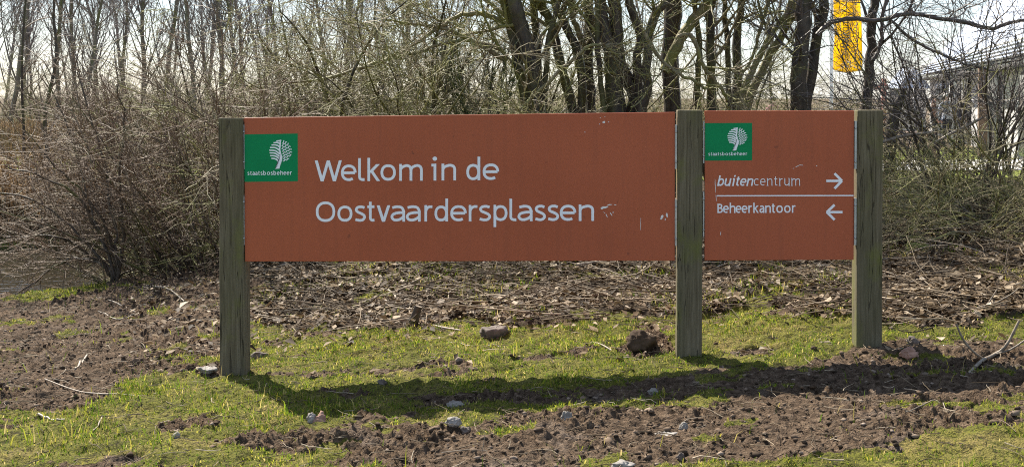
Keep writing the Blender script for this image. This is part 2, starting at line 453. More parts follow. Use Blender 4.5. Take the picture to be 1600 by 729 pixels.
def spawn(Pp, Rp, m, L, ang, n, rng, wander=0.25, trop=(0, 0, 0.1), t0=0.15, t1=1.0, rr=0.6, rtip=0.0015, rmax=1, short=0.5):
    N, npar, _ = Pp.shape
    idx = np.repeat(np.arange(N), m); K = len(idx)
    t = rng.uniform(t0, t1, K) * (npar - 1.001); i = np.floor(t).astype(int); f = (t - i)[:, None]
    p = Pp[idx, i] * (1 - f) + Pp[idx, i + 1] * f
    tan = norm(Pp[idx, i + 1] - Pp[idx, i])
    r0 = np.minimum((Rp[idx, i] * (1 - f[:, 0]) + Rp[idx, i + 1] * f[:, 0]) * rr * rng.uniform(0.7, 1.1, K), rmax)
    v = rng.normal(size=(K, 3)); perp = norm(v - (v * tan).sum(1, keepdims=True) * tan)
    a = np.radians(rng.uniform(ang[0], ang[1], K))[:, None]
    d = np.cos(a) * tan + np.sin(a) * perp
    ln = rng.uniform(L[0], L[1], K) * (1 - short * t / (npar - 1))
    out = np.empty((K, n, 3)); out[:, 0] = p
    step = (ln / (n - 1))[:, None]; trop = np.asarray(trop, float)
    for k in range(1, n):
        d = norm(d + wander * rng.normal(size=(K, 3)) + trop)
        p = p + d * step; out[:, k] = p
    u = np.linspace(0, 1, n)[None, :]
    rad = np.maximum(r0[:, None] * (1 - 0.8 * u), rtip)
    return out, rad

def tubes(Pp, Rp, sides, rough=0.0, rng=None):
    N, n, _ = Pp.shape
    tan = np.empty_like(Pp); tan[:, 1:-1] = Pp[:, 2:] - Pp[:, :-2]; tan[:, 0] = Pp[:, 1] - Pp[:, 0]; tan[:, -1] = Pp[:, -1] - Pp[:, -2]
    tan = norm(tan)
    ref = np.where(np.abs(tan[:, :1, 2:3]) > 0.8, np.array([1.0, 0, 0]), np.array([0, 0, 1.0]))
    ref = np.broadcast_to(ref, Pp.shape).copy()
    b1 = np.empty_like(Pp); prev = ref[:, 0]
    for k in range(n):
        q = norm(prev - (prev * tan[:, k]).sum(1, keepdims=True) * tan[:, k]); b1[:, k] = q; prev = q
    b2 = np.cross(tan, b1)
    th = np.arange(sides) * 2 * np.pi / sides
    rr = np.broadcast_to(Rp[:, :, None], (N, n, sides)).copy()
    if rough: rr *= 1 + rough * rng.normal(size=rr.shape)
    V = Pp[:, :, None] + rr[..., None] * (np.cos(th)[None, None, :, None] * b1[:, :, None] + np.sin(th)[None, None, :, None] * b2[:, :, None])
    base = (np.arange(N) * n * sides)[:, None, None]
    k = np.arange(n - 1)[None, :, None] * sides; s = np.arange(sides)[None, None, :]; s2 = (s + 1) % sides
    Q = np.stack([base + k + s, base + k + s2, base + k + sides + s2, base + k + sides + s], -1).reshape(-1, 4)
    return V.reshape(-1, 3), Q

def tube_obj(name, groups, mat, parent=None, origin=None, rough=0.0, rng=None):
    Vs, Qs, off = [], [], 0
    for Pp, Rp, sides in groups:
        V, Q = tubes(Pp, Rp, sides, rough, rng); Vs.append(V); Qs.append(Q + off); off += len(V)
    V = np.concatenate(Vs)
    if origin is not None: V = V - np.asarray(origin)[None]
    return mesh_np(name, V, np.concatenate(Qs), None, mat, parent)

def spline(pts, n):
    """Catmull-Rom through control points (k, d), resampled to n points"""
    p = np.asarray(pts, float); k = len(p)
    e = np.vstack([2 * p[0] - p[1], p, 2 * p[-1] - p[-2]])
    t = np.linspace(0, k - 1 - 1e-6, n); i = t.astype(int); f = (t - i)[:, None]
    a, b, c, d = e[i], e[i + 1], e[i + 2], e[i + 3]
    return 0.5 * (2 * b + (c - a) * f + (2 * a - 5 * b + 4 * c - d) * f ** 2 + (3 * b - 3 * c + d - a) * f ** 3)

# ================================================================== GROUND
def axis(parts):
    out = [np.array([parts[0][0]])]
    for a, bb, s in parts: out.append(np.linspace(a, bb, max(2, int(round((bb - a) / s)) + 1))[1:])
    return np.concatenate(out)

gxs = np.concatenate([-np.geomspace(7.2, 900, 26)[::-1], axis([(-7, -4.2, 0.07), (-4.2, -3.6, 0.03), (-3.6, 3.6, 0.0125), (3.6, 4.2, 0.03), (4.2, 7, 0.07)]), np.geomspace(7.2, 900, 26)])
gys = np.concatenate([np.array([-300, -100, -40, -15, -5, 0, 2.5, 3.6, 4.1]), axis([(4.5, 8.2, 0.0125), (8.2, 12.6, 0.035), (12.6, 20, 0.15)]), np.geomspace(20.5, 1500, 46)])
X, Y = np.meshgrid(gxs, gys)
mudm, litm = masks(X, Y)
Z = base_h(X, Y) + detail_h(X, Y, mudm, litm)
nxx, nyy = len(gxs), len(gys)
ii = np.arange((nyy - 1) * (nxx - 1)); r_, c_ = ii // (nxx - 1), ii % (nxx - 1)
v0 = r_ * nxx + c_
ground = kind(mesh_np('ground', np.stack([X, Y, Z], -1), np.stack([v0, v0 + 1, v0 + nxx + 1, v0 + nxx], -1), None, 'ground'), 'structure')
for nm, arr in (('mud', mudm), ('litter', litm)):
    at = ground.data.attributes.new(nm, 'FLOAT', 'POINT'); at.data.foreach_set('value', arr.astype(np.float32).ravel())

# pond water: one sheet, its edge lies under the banks
bm = bmesh.new()
pw = [(-60, 9.0), (-7.5, 9.6), (-3.2, 11.4), (-1.6, 13.5), (1.0, 18.4), (-60, 18.4)]
bm.faces.new([bm.verts.new((x, y, -0.34)) for x, y in pw])
kind(bm_obj('pond_water', bm, 'water'), 'structure')

# pale paved path on the lawn at the right
bm = bmesh.new()
pts = []
for x in np.linspace(7.5, 16, 18): pts.append((x, 27.6 + 0.10 * (x - 8) ** 1.3 if x > 8 else 27.6))
lo = [bm.verts.new((x, y, gz(x, y) + 0.02)) for x, y in pts]; hi = [bm.verts.new((x, y + 4.2, gz(x, y + 4.2) + 0.02)) for x, y in pts]
for i in range(len(pts) - 1): bm.faces.new([lo[i], lo[i + 1], hi[i + 1], hi[i]])
kind(bm_obj('path', bm, 'paving'), 'structure')

# ================================================================== THE SIGN
A = P(341.3, 500, 7.45); B_ = P(1380.3, 500, 7.18)
A.z = 0; B_.z = 0
sdir = (B_ - A).normalized(); sang = math.atan2(sdir.y, sdir.x); snor = Vector((-sdir.y, sdir.x, 0))   # snor points away from the camera

def on_sign(px, py, off=0.0):
    """pixel -> (along, up) on the upright plane of the sign, set back by off"""
    o = A + snor * off; d = ray(px, py); c0 = Vector((0, 0, CAM_H))
    t = (o - c0).dot(snor) / d.dot(snor); q = c0 + d * t
    return ((q - o).dot(sdir), q.z)

sign = thing('welcome_sign', 'long brown welcome sign on three square timber posts standing in grass', 'sign', (A.x, A.y, 0), sang)
BOFF = 0.014

def make_post(px0, px1, ytop, pybase):
    s0, zt = on_sign(px0, ytop); s1, _ = on_sign(px1, ytop); _, zb = on_sign((px0 + px1) / 2, pybase)
    bm = bmesh.new(); dpt = 0.145
    add_box(bm, (s0, 0, zb - 0.5), (s1, dpt, zt))
    bmesh.ops.subdivide_edges(bm, edges=[e for e in bm.edges if abs(e.verts[0].co.z - e.verts[1].co.z) > 0.5], cuts=9, use_grid_fill=True)
    bmesh.ops.bevel(bm, geom=[e for e in bm.edges if e.calc_face_angle(0) > 0.5], offset=0.007, segments=2, affect='EDGES', profile=0.5)
    for v in bm.verts:
        v.co.x += 0.004 * (mnoise.noise(Vector((v.co.z * 2.2 + px0, 1, v.co.y * 4))))
        v.co.y += 0.004 * (mnoise.noise(Vector((v.co.z * 2.2 + px0, 7, v.co.x * 4))))
        if v.co.z > zt - 0.02: v.co.z += 0.006 * mnoise.noise(Vector((v.co.x * 30, v.co.y * 30, px0)))
    o = bm_obj('post', bm, 'post', sign, smooth=False)
    # checks: long drying cracks, thin dark wedges let into the face, and a cap of moss on the sawn top
    return s0, s1, zt, o
posts = [make_post(341.3, 379.6, 185.0, 578), make_post(1058.6, 1098.0, 172.5, 556), make_post(1340.0, 1380.3, 172.0, 540)]

def board(corners, name, label):
    pts = [on_sign(x, y, BOFF) for x, y in corners]
    bm = bmesh.new()
    f = [bm.verts.new((s, BOFF, z)) for s, z in pts]; k = [bm.verts.new((s, BOFF + 0.022, z)) for s, z in pts]
    bm.faces.new(f); bm.faces.new(k[::-1])
    for i in range(4): bm.faces.new([f[i], k[i], k[(i + 1) % 4], f[(i + 1) % 4]])
    bmesh.ops.bevel(bm, geom=bm.edges[:], offset=0.0025, segments=2, affect='EDGES', profile=0.5)
    o = bm_obj(name, bm, 'board', sign); o['label'] = label; return o
bigb = board([(381.6, 183.9), (1054.6, 175.2), (1054.4, 407.0), (382.6, 408.2)], 'sign_board', 'large red-brown board with the white welcome words')
smallb = board([(1101.4, 173.2), (1334.6, 172.8), (1334.0, 405.6), (1100.8, 406.6)], 'sign_board', 'small square red-brown direction board with two arrows')

# zinc brackets that hold the boards to the posts
def bracket(pxa, pxb, y0, y1):
    s0, z1 = on_sign(pxa, y0); s1, z0 = on_sign(pxb, y1)
    bm = bmesh.new(); add_box(bm, (s0, 0.006, z0), (s1, 0.045, z1))
    for zz in (z0 + 0.04, z1 - 0.04):
        bmesh.ops.create_uvsphere(bm, u_segments=8, v_segments=5, radius=0.006, matrix=Matrix.Translation(((s0 + s1) / 2, 0.006, zz)))
    bm_obj('bracket', bm, 'zinc', sign)
for a in ((1055.4, 1057.6, 195, 264), (1055.2, 1057.4, 312, 384), (1099.0, 1100.6, 190, 255), (1098.8, 1100.4, 300, 370), (1336.0, 1338.8, 189, 264), (1335.4, 1338.4, 310, 383), (380.3, 381.4, 305, 383), (380.3, 381.4, 195, 264)): bracket(*a)

# ---- lettering: strokes drawn along centre lines
class Ribbons:
    """flat strokes on the sign plane; each stroke a hair prouder than the last"""
    def __init__(self, off, w=1.0): self.V, self.Q, self.T, self.off, self.k = [], [], [], off, 0
    def _y(self): self.k += 1; return self.off - 0.00003 * self.k
    def poly(self, pts):
        y = self._y(); b = len(self.V)
        for s, z in pts: self.V.append((s, y, z))
        for i in range(1, len(pts) - 1): self.T.append((b, b + i, b + i + 1))
    def stroke(self, pts, w, closed=False, w1=None):
        p = np.asarray(pts, float); n = len(p); y = self._y()
        if closed: t = np.roll(p, -1, 0) - np.roll(p, 1, 0)
        else:
            t = np.empty_like(p); t[1:-1] = p[2:] - p[:-2]; t[0] = p[1] - p[0]; t[-1] = p[-1] - p[-2]
        t /= np.maximum(np.linalg.norm(t, axis=1, keepdims=True), 1e-9); nn = np.stack([-t[:, 1], t[:, 0]], 1)
        ww = np.full(n, w) if w1 is None else np.linspace(w, w1, n)
        b = len(self.V)
        for q, m_, u in zip(p, nn, ww):
            a_ = q + m_ * u / 2; c_ = q - m_ * u / 2
            self.V += [(a_[0], y, a_[1]), (c_[0], y, c_[1])]
        for i in range(n if closed else n - 1):
            j = (i + 1) % n; self.Q.append((b + 2 * i, b + 2 * i + 1, b + 2 * j + 1, b + 2 * j))
    def build(self, name, mat, parent):
        return mesh_np(name, self.V, self.Q or None, self.T or None, mat, parent, smooth=False)

def ell(cx, cy, rx, ry, a0, a1, n=28, e=2.25):
    out = []
    for k in range(n + (0 if abs(a1 - a0) == 360 else 1)):
        a = R(a0 + (a1 - a0) * k / n); c, s = math.cos(a), math.sin(a)
        out.append((cx + rx * math.copysign(abs(c) ** (2 / e), c), cy + ry * math.copysign(abs(s) ** (2 / e), s)))
    return out
def sm(pts, n=22): return [tuple(q) for q in spline(pts, n)]
def arch(x0, x1, y0=3.3): return sm([(x0, y0), (x0 + 0.45, 4.05), (x0 + (x1 - x0) * 0.6, 4.53), (x1 - 0.25, 4.1), (x1, 3.2), (x1, 2.4)]) + [(x1, 0)]
# every glyph: list of (kind, points); 'p' open path, 'c' closed ring, 'd' slanted bar cut level, 's' upright stem
GL = {
    'o': [('c', ell(2.28, 2.5, 1.8, 2.03, 0, 360))],
    'O': [('c', ell(2.85, 3.12, 2.37, 2.7, 0, 360))],
    'e': [('p', [(0.6, 2.5), (3.65, 2.5)]), ('p', ell(2.1, 2.5, 1.63, 2.03, 0, 305))],
    'c': [('p', ell(2.2, 2.5, 1.75, 2.03, 48, 308))],
    'l': [('p', [(0.48, 6.85), (0.48, 1.3)] + sm([(0.48, 1.3), (0.6, 0.75), (1.0, 0.47), (1.55, 0.45)], 8)[1:])],
    'i': [('s', [(1.05, 5.0), (1.05, 0)]), ('p', [(0.1, 4.58), (1.05, 4.58)]), ('dot', [(1.02, 6.5, 0.62)])],
    'k': [('s', [(0.48, 6.9), (0.48, 0)]), ('d', [(3.2, 5.0), (0.75, 2.45)]), ('d', [(1.35, 2.95), (3.3, 0)])],
    'n': [('s', [(0.48, 5.0), (0.48, 0)]), ('p', arch(0.48, 3.6))],
    'm': [('s', [(0.48, 5.0), (0.48, 0)]), ('p', arch(0.48, 3.25)), ('p', arch(3.25, 6.05))],
    'h': [('s', [(0.48, 6.9), (0.48, 0)]), ('p', arch(0.48, 3.6))],
    'u': [('p', [(0.48, 5.0), (0.48, 2.4)] + sm([(0.48, 2.4), (0.55, 1.2), (1.3, 0.5), (2.5, 0.6), (3.5, 1.6)], 16)[1:]), ('s', [(3.55, 5.0), (3.55, 0)])],
    'd': [('c', ell(2.0, 2.45, 1.53, 2.0, 0, 360)), ('s', [(3.6, 7.0), (3.6, 0)])],
    'b': [('c', ell(2.05, 2.5, 1.57, 2.0, 0, 360)), ('s', [(0.48, 6.9), (0.48, 0)])],
    'p': [('c', ell(2.05, 2.5, 1.57, 2.0, 0, 360)), ('s', [(0.48, 5.0), (0.48, -1.75)])],
    'r': [('s', [(0.48, 5.0), (0.48, 0)]), ('p', sm([(0.48, 3.2), (0.9, 4.05), (1.6, 4.5), (2.5, 4.5)], 10))],
    's': [('p', sm([(2.7, 4.3), (1.95, 4.56), (1.1, 4.42), (0.68, 3.75), (1.0, 3.05), (1.8, 2.58), (2.5, 2.05), (2.72, 1.35), (2.3, 0.62), (1.5, 0.44), (0.5, 0.72)], 34))],
    't': [('p', [(1.0, 6.1), (1.0, 1.4)] + sm([(1.0, 1.4), (1.1, 0.8), (1.55, 0.47), (2.3, 0.5)], 8)[1:]), ('p', [(0.05, 4.58), (2.3, 4.58)])],
    'v': [('d', [(0.5, 5.0), (2.0, 0.0)]), ('d', [(3.5, 5.0), (2.0, 0.0)])],
    'W': [('d', [(0.5, 6.25), (2.2, 0)]), ('d', [(3.95, 6.25), (2.2, 0)]), ('d', [(3.95, 6.25), (5.7, 0)]), ('d', [(7.4, 6.25), (5.7, 0)])],
    'a': [('p', sm([(0.6, 4.25), (1.6, 4.56), (2.6, 4.3), (3.05, 3.3), (3.08, 2.6)], 14) + [(3.08, 0)]), ('p', sm([(3.0, 2.75), (1.9, 2.72), (0.85, 2.3), (0.5, 1.4), (0.95, 0.58), (1.8, 0.52), (2.6, 1.0), (3.05, 1.6)], 24))],
    'B': [('s', [(0.48, 6.25), (0.48, 0)]), ('p', [(0.48, 5.78), (1.7, 5.78)] + sm([(1.7, 5.78), (2.8, 5.4), (3.0, 4.55), (2.6, 3.7), (1.6, 3.35)], 14)[1:] + [(0.48, 3.35)]), ('p', [(1.5, 3.35)] + sm([(1.5, 3.35), (2.9, 3.0), (3.4, 1.9), (2.9, 0.8), (1.6, 0.47)], 14)[1:] + [(0.48, 0.47)])],
    'S': [('p', sm([(3.3, 5.4), (2.4, 5.8), (1.2, 5.6), (0.65, 4.7), (1.1, 3.8), (2.2, 3.2), (3.1, 2.5), (3.4, 1.6), (2.8, 0.7), (1.8, 0.44), (0.5, 0.8)], 34))],
}

def gbounds(g, w):
    xs = []
    for kd, pts in GL[g]:
        if kd == 'dot': xs += [pts[0][0] - pts[0][2], pts[0][0] + pts[0][2]]
        elif kd == 'c': xs += [min(p[0] for p in pts) - w / 2, max(p[0] for p in pts) + w / 2]
        elif kd == 's': xs += [pts[0][0] - w / 2, pts[0][0] + w / 2]
        else: xs += [min(p[0] for p in pts) - (w * 0.5 if kd == 'd' else 0.05), max(p[0] for p in pts) + (w * 0.5 if kd == 'd' else 0.05)]
    return min(xs), max(xs)

def put(rb, g, fn, sx, u, w, slab=False):
    """draw one glyph; fn(x, y) carries font units to the plane, u is metres per unit"""
    def st(pts, ww=w, closed=False): rb.stroke([fn(x, y) for x, y in pts], ww * u, closed)
    for kd, pts in GL[g]:
        if kd == 'c': st(pts, closed=True)
        elif kd == 'p': st(pts)
        elif kd == 's':
            st(pts)
            if slab:
                (x, yt), (_, yb) = pts
                st([(x - 0.7, yb + 0.15), (x + 0.7, yb + 0.15)], 0.3)
                st([(x - 0.7, yt - 0.15), (x + 0.1, yt - 0.15)], 0.3)
        elif kd == 'd':
            (x0, y0), (x1, y1) = pts; dx, dy = x1 - x0, y1 - y0; hw = w / 2 * math.hypot(dx, dy) / abs(dy)
            rb.poly([fn(x0 - hw, y0), fn(x0 + hw, y0), fn(x1 + hw, y1), fn(x1 - hw, y1)])
        elif kd == 'dot':
            x, y, r = pts[0]; rb.poly([fn(x + r * math.cos(a), y + r * math.sin(a)) for a in np.linspace(0, 2 * math.pi, 18)[:-1]])

LOFF = BOFF - 0.0012
def words_fit(rb, items, base0, base1, xh, w=0.95, slab=False, shear=0.0):
    """items: (glyph, px left, px right); the base line runs from base0 to base1 (px, py); xh is the x-height in pixels"""
    u_px = xh / 5.0
    for g, xa, xb in items:
        g0, g1 = gbounds(g, w); k = (xb - xa) / (g1 - g0)
        def fn(x, y, xa=xa, g0=g0, k=k):
            px = xa + (x - g0) * k + shear * y * u_px
            by = base0[1] + (base1[1] - base0[1]) * (px - base0[0]) / (base1[0] - base0[0])
            return on_sign(px, by - y * u_px, LOFF)
        u = u_px * 7.3 / F_PX
        put(rb, g, fn, k, u, w, slab)

def run_fit(text, xa, xb, w, track=0.75, space=2.0):
    """spread a word between two pixels with the glyphs' own widths"""
    x = 0; pos = []
    for ch in text:
        g0, g1 = gbounds(ch, w); pos.append((ch, x, x + g1 - g0)); x += g1 - g0 + track
    tot = x - track; s = (xb - xa) / tot
    return [(g, xa + a * s, xa + b_ * s) for g, a, b_ in pos]

z8 = lambda q: 480 + q / 3.478
line1 = [(g, z8(a), z8(b_)) for g, a, b_ in (('W', 41, 188), ('e', 190, 262), ('l', 283, 313), ('k', 327, 394), ('o', 398, 482), ('m', 499, 622), ('i', 674, 706), ('n', 729, 803), ('d', 864, 941), ('e', 960, 1037))]
line2 = [(g, z8(a), z8(b_)) for g, a, b_ in (('O', 46, 153), ('o', 164, 246), ('s', 261, 313), ('t', 326, 366), ('v', 378, 451), ('a', 459, 526), ('a', 542, 611), ('r', 637, 681), ('d', 691, 766), ('e', 784, 861), ('r', 877, 926), ('s', 936, 993), ('p', 1012, 1089), ('l', 1105, 1138), ('a', 1149, 1219), ('s', 1239, 1291), ('s', 1309, 1363), ('e', 1379, 1456), ('n', 1474, 1553))]
for items, b0, b1, xh, w, par in ((line1, (490, 283.4), (780, 281.2), 26.2, 0.82, bigb), (line2, (490, 346.6), (928, 344.9), 25.6, 0.82, bigb),
                                  (run_fit('Beheerkantoor', 1121.0, 1243.0, 1.0, 1.0), (1121, 332.6), (1243, 332.2), 11.6, 0.9, smallb)):
    for it in items:
        rb = Ribbons(LOFF); words_fit(rb, [it], b0, b1, xh, w); rb.build('letter', 'lettering_white', par)
rb = Ribbons(LOFF)
words_fit(rb, run_fit('buiten', 1120.5, 1174.5, 1.0, 1.0), (1121, 290.3), (1250, 290.0), 11.8, 0.95, True, 0.22)
words_fit(rb, run_fit('centrum', 1178.5, 1249.5, 0.6, 1.5), (1121, 290.3), (1250, 290.0), 11.8, 0.5, True)
rb.build('lettering', 'lettering_white', smallb)
rb = Ribbons(LOFF)
def pstroke(pts, wpx, off=LOFF): rb.stroke([on_sign(x, y, off) for x, y in pts], wpx * 7.3 / F_PX)
pstroke([(1120, 305.8), (1333.5, 305.4)], 1.9); rb.build('divider_line', 'lettering_white', smallb)
rb = Ribbons(LOFF)
pstroke([(1291, 282.5), (1314, 282.4)], 3.6); pstroke([(1304, 270.8), (1315.6, 282.5)], 3.8); pstroke([(1304, 294.4), (1315.6, 282.3)], 3.8)
rb.build('right_arrow', 'lettering_white', smallb)
rb = Ribbons(LOFF)
pstroke([(1316.5, 331.2), (1294, 331.2)], 3.6); pstroke([(1304, 319.8), (1291.8, 331.4)], 3.8); pstroke([(1304, 343.2), (1291.8, 331.0)], 3.8)
rb.build('left_arrow', 'lettering_white', smallb)

def logo(x0, y0, x1, y1, parent, corners):
    """green panel with the white tree and the small word; drawn in an 790x729 sketch of the larger one"""
    global rb
    off = BOFF - 0.0006
    pts = [on_sign(x, y, off) for x, y in corners]
    V = [(s, off, z) for s, z in pts]
    mesh_np('logo_panel', V, [(0, 1, 2, 3)], None, 'logo_green', parent, smooth=False)
    kx, ky = (x1 - x0) / 730.0, (y1 - y0) / 655.0
    def mp(x, y): return (x0 + (x - 15) * kx, y0 + (y - 38) * ky)
    rb = Ribbons(LOFF - 0.0004)
    def ln(p, w, w1=None): rb.stroke([on_sign(*mp(x, y), LOFF) for x, y in p], w * kx * 7.3 / F_PX, False, None if w1 is None else w1 * kx * 7.3 / F_PX)
    ribs = [((455, 137), (490, 133), (522, 128)), ((415, 160), (470, 158), (516, 180)), ((388, 190), (455, 192), (508, 220)), ((368, 225), (445, 230), (504, 268)), ((358, 262), (440, 270), (508, 318)), ((362, 298), (440, 306), (518, 365)), ((370, 336), (445, 345), (520, 402)), ((386, 372), (450, 385), (506, 436))]
    for i, p in enumerate(ribs): ln(sm(p, 14), 17, 21)
    ln(sm([(508, 140), (506, 200), (500, 250), (512, 310), (524, 370), (520, 410)], 20), 18, 24)
    rb.poly([on_sign(*mp(x, y), LOFF) for x, y in [(514, 300), (530, 330), (542, 362), (528, 374), (526, 420), (508, 470), (497, 515), (436, 517), (468, 488), (478, 452), (470, 430), (500, 400)]])
    waves = [((538, 160), (566, 134)), ((528, 200), (598, 148)), ((526, 240), (628, 172)), ((532, 275), (648, 204)), ((538, 310), (662, 240)), ((545, 342), (668, 282)), ((548, 374), (662, 326)), ((546, 408), (628, 378))]
    for (xa, ya), (xb, yb) in waves:
        L = math.hypot(xb - xa, yb - ya); n = max(8, int(L / 5)); q = []
        for k in range(n + 1):
            t = k / n; o = 8 * math.sin(2 * math.pi * t * L / 42.0); nx, ny = -(yb - ya) / L, (xb - xa) / L
            q.append((xa + (xb - xa) * t + nx * o, ya + (yb - ya) * t + ny * o))
        ln(q, 12)
    rb.build('logo_emblem', 'lettering_white', parent)
    rb2 = Ribbons(LOFF - 0.0004)
    a, b_ = mp(60, 605); c, d = mp(668, 600)
    words_fit(rb2, run_fit('staatsbosbeheer', a, c, 1.0, 1.5), (a, b_), (c, d), 44 * ky, 1.0)
    rb2.build('lettering', 'lettering_white', parent)
logo(381.9, 209.2, 464.8, 283.6, bigb, [(381.9, 210.0), (465.2, 208.6), (465.4, 283.0), (382.1, 284.2)])
logo(1102.6, 192.0, 1175.0, 251.0, smallb, [(1101.8, 192.4), (1175.2, 192.0), (1175.2, 250.6), (1101.6, 251.0)])

# flaked paint and scratches
def chips(parent, spots, seed):
    rr = random.Random(seed); r2 = Ribbons(BOFF - 0.0005)
    for x, y, w, h, rot in spots:
        n = 9; pl = []
        for k in range(n):
            a = 2 * math.pi * k / n; q = rr.uniform(0.55, 1.1); dx, dy = math.cos(a) * w / 2 * q, math.sin(a) * h / 2 * q
            c, s = math.cos(rot), math.sin(rot); pl.append(on_sign(x + c * dx - s * dy, y + s * dx + c * dy, BOFF))
        r2.poly(pl)
    kind(r2.build('flaked_paint', 'chip_white', parent), 'stuff')
chips(bigb, [(943.5, 190.8, 6, 4, 0.2), (938, 184, 1.6, 1.2, 0), (945, 182.5, 2, 1, 0), (951, 190.5, 1.6, 1.6, 0), (937, 194, 1.8, 1.6, 0), (914, 206.5, 1.6, 1.4, 0),
             (945, 323.5, 13, 3.6, -0.12), (953, 319.6, 9, 2, -0.1), (961, 319.8, 5, 1.4, 0.1), (940, 325.5, 5, 2.4, 0.3), (948, 337, 7, 1.6, 1.1), (955, 334.5, 7, 1.4, 1.0), (958, 331.5, 2, 3, 0.2), (944, 332, 4, 1, 0.6),
             (1034.5, 339, 5.5, 9, 0.4), (1042, 336, 3.6, 9, -0.2), (1039.5, 342.5, 2.4, 4, 0.3), (1001, 350, 0.9, 22, 0.02)], 3)
chips(smallb, [(1117.6, 289, 0.9, 26, -0.06), (1119, 309, 0.9, 16, -0.1), (1126, 364, 1, 8, 0.15), (1246, 259.6, 8, 1.1, -0.4), (1252, 257.8, 8, 1, 0.1), (1276, 259, 3, 1.4, 0.5), (1240, 263, 4, 0.8, -0.3)], 5)

# ================================================================== TREES BEHIND THE SIGN, stems traced one by one
def stem_curve(pts, depth, base, rng, top=4.6, n=34, dy=0.0):
    """pts: (px, py, width px) from the sign's top upwards; base: ground point; grows on above the frame"""
    pos, rad = [], []
    for px, py, w in pts:
        q = P(px, py, depth + dy); pos.append(np.array(q)); rad.append(w / 2 * (depth + dy) / F_PX)
    d = pos[-1] - pos[0]; d = d / max(1e-6, abs(d[2]))
    zz = pos[-1][2]; last = pos[-1].copy(); r_last = rad[-1]
    up = d * 0.6 + np.array([0, 0, 0.6])
    while last[2] < top:
        last = last + up * 0.55 + rng.normal(size=3) * np.array([0.10, 0.10, 0.03]); pos.append(last.copy()); r_last *= 0.86; rad.append(r_last)
    b0 = np.array(base, float); mid = (b0 * 0.45 + pos[0] * 0.55) + rng.normal(size=3) * 0.02
    pos = [b0, mid] + pos; rad = [rad[0] * 1.35, rad[0] * 1.12] + rad
    c = spline(np.column_stack([np.array(pos), np.array(rad)]), n)
    c[:, :3] += rng.normal(size=(n, 3)) * 0.006
    return c[None, :, :3], np.maximum(c[None, :, 3], 0.004)

def traced_tree(label, bpx, depth, stems, seed, arcs=(), mat='bark_mossy', twig='twig_green', twigs=1.0, name='hawthorn_tree', group='hawthorn trees behind the sign'):
    rng = np.random.RandomState(seed)
    bx = (bpx - CX) / F_PX * depth; bz = gz(bx, depth) - 0.06
    t = thing(name, label, 'tree', (bx, depth, bz), 0, group)
    org = (bx, depth, bz)
    allP, allR = [], []
    for i, pts in enumerate(stems):
        dy = rng.uniform(-0.35, 0.35)
        bb = (bx + (pts[0][0] - bpx) / F_PX * depth * 0.55, depth + dy * 0.6, bz)
        Pp, Rp = stem_curve(pts, depth, bb, rng, top=rng.uniform(4.2, 5.2), dy=dy)
        o = tube_obj('stem', [(Pp, Rp, 10)], mat, t, org, 0.055, rng)
        allP.append(Pp); allR.append(Rp)
    for i, pts in enumerate(arcs):                     # single traced side branches
        q = np.array([list(P(px, py, depth + (pts[0][3] if len(pts[0]) > 3 else 0))) + [pts[k][2] / 2 * depth / F_PX] for k, (px, py, *_) in enumerate(pts)])
        c = spline(q, 20); c[:, :3] += rng.normal(size=(20, 3)) * 0.006
        Pp, Rp = c[None, :, :3], c[None, :, 3]
        tube_obj('limb', [(Pp, Rp, 7)], twig, t, org, 0.07, rng)
        n34 = spline(c, 34); allP.append(n34[None, :, :3]); allR.append(np.maximum(n34[None, :, 3], 0.003))
    Pp = np.concatenate(allP); Rp = np.concatenate(allR)
    k = twigs
    l1 = spawn(Pp, Rp, max(2, int(7 * k)), (0.7, 1.7), (30, 75), 9, rng, 0.16, (0, 0, 0.05), 0.34, 1.0, 0.5, 0.006, 0.024)
    l2 = spawn(*l1, max(2, int(7 * k)), (0.35, 0.9), (35, 80), 6, rng, 0.2, (0, 0, 0.02), 0.1, 1, 0.65, 0.0032)
    l3 = spawn(*l2, max(2, int(3 * k)), (0.12, 0.4), (35, 85), 4, rng, 0.2, (0, 0, 0.02), 0.1, 1, 0.65, 0.0018)
    kind(tube_obj('branches', [(*l1, 5)], twig, t, org, 0.05, rng), 'stuff')
    kind(tube_obj('twigs', [(*l2, 3), (*l3, 3)], twig, t, org), 'stuff')
    return t

traced_tree('mossy bare tree of four leaning stems above the board, left of the others', 838, 13.6, [
    [(824, 176, 17), (811, 109, 17), (803, 66, 16), (788, 0, 15)], [(839, 176, 22), (832, 109, 22), (817, 49, 22), (803, 0, 22)],
    [(843, 176, 12), (840, 82, 11), (834, 0, 12)], [(850, 174, 9), (855, 76, 9), (869, 20, 8), (872, -10, 8)]], 1, [
    [(800, 44, 9), (762, 25, 8), (726, 23, 7), (690, 40, 6), (640, 75, 5), (560, 110, 4)], [(790, 95, 8), (736, 63, 7), (696, 46, 6), (663, 40, 5), (600, 30, 3)],
    [(788, 80, 7), (729, 63, 6), (686, 71, 5), (630, 89, 5), (565, 105, 5), (499, 125, 4), (440, 128, 3)],
    [(812, 172, 5, -0.7), (872, 115, 5), (905, 85, 5), (931, 69, 5), (951, 76, 4), (965, 90, 3)]], twigs=1.25)
traced_tree('bare tree of three slim stems just right of the leaning mossy tree', 908, 13.9, [
    [(895, 176, 15), (878, 109, 15), (867, 59, 14), (844, 0, 14)], [(908, 176, 14), (907, 96, 14), (882, 36, 13), (866, 0, 13)],
    [(924, 176, 16), (919, 99, 15), (923, 49, 15), (919, 0, 15)]], 2, [[(912, 72, 9), (898, 33, 9), (889, 0, 8), (884, -40, 7)]], 'bark_mossy', twigs=1.0)
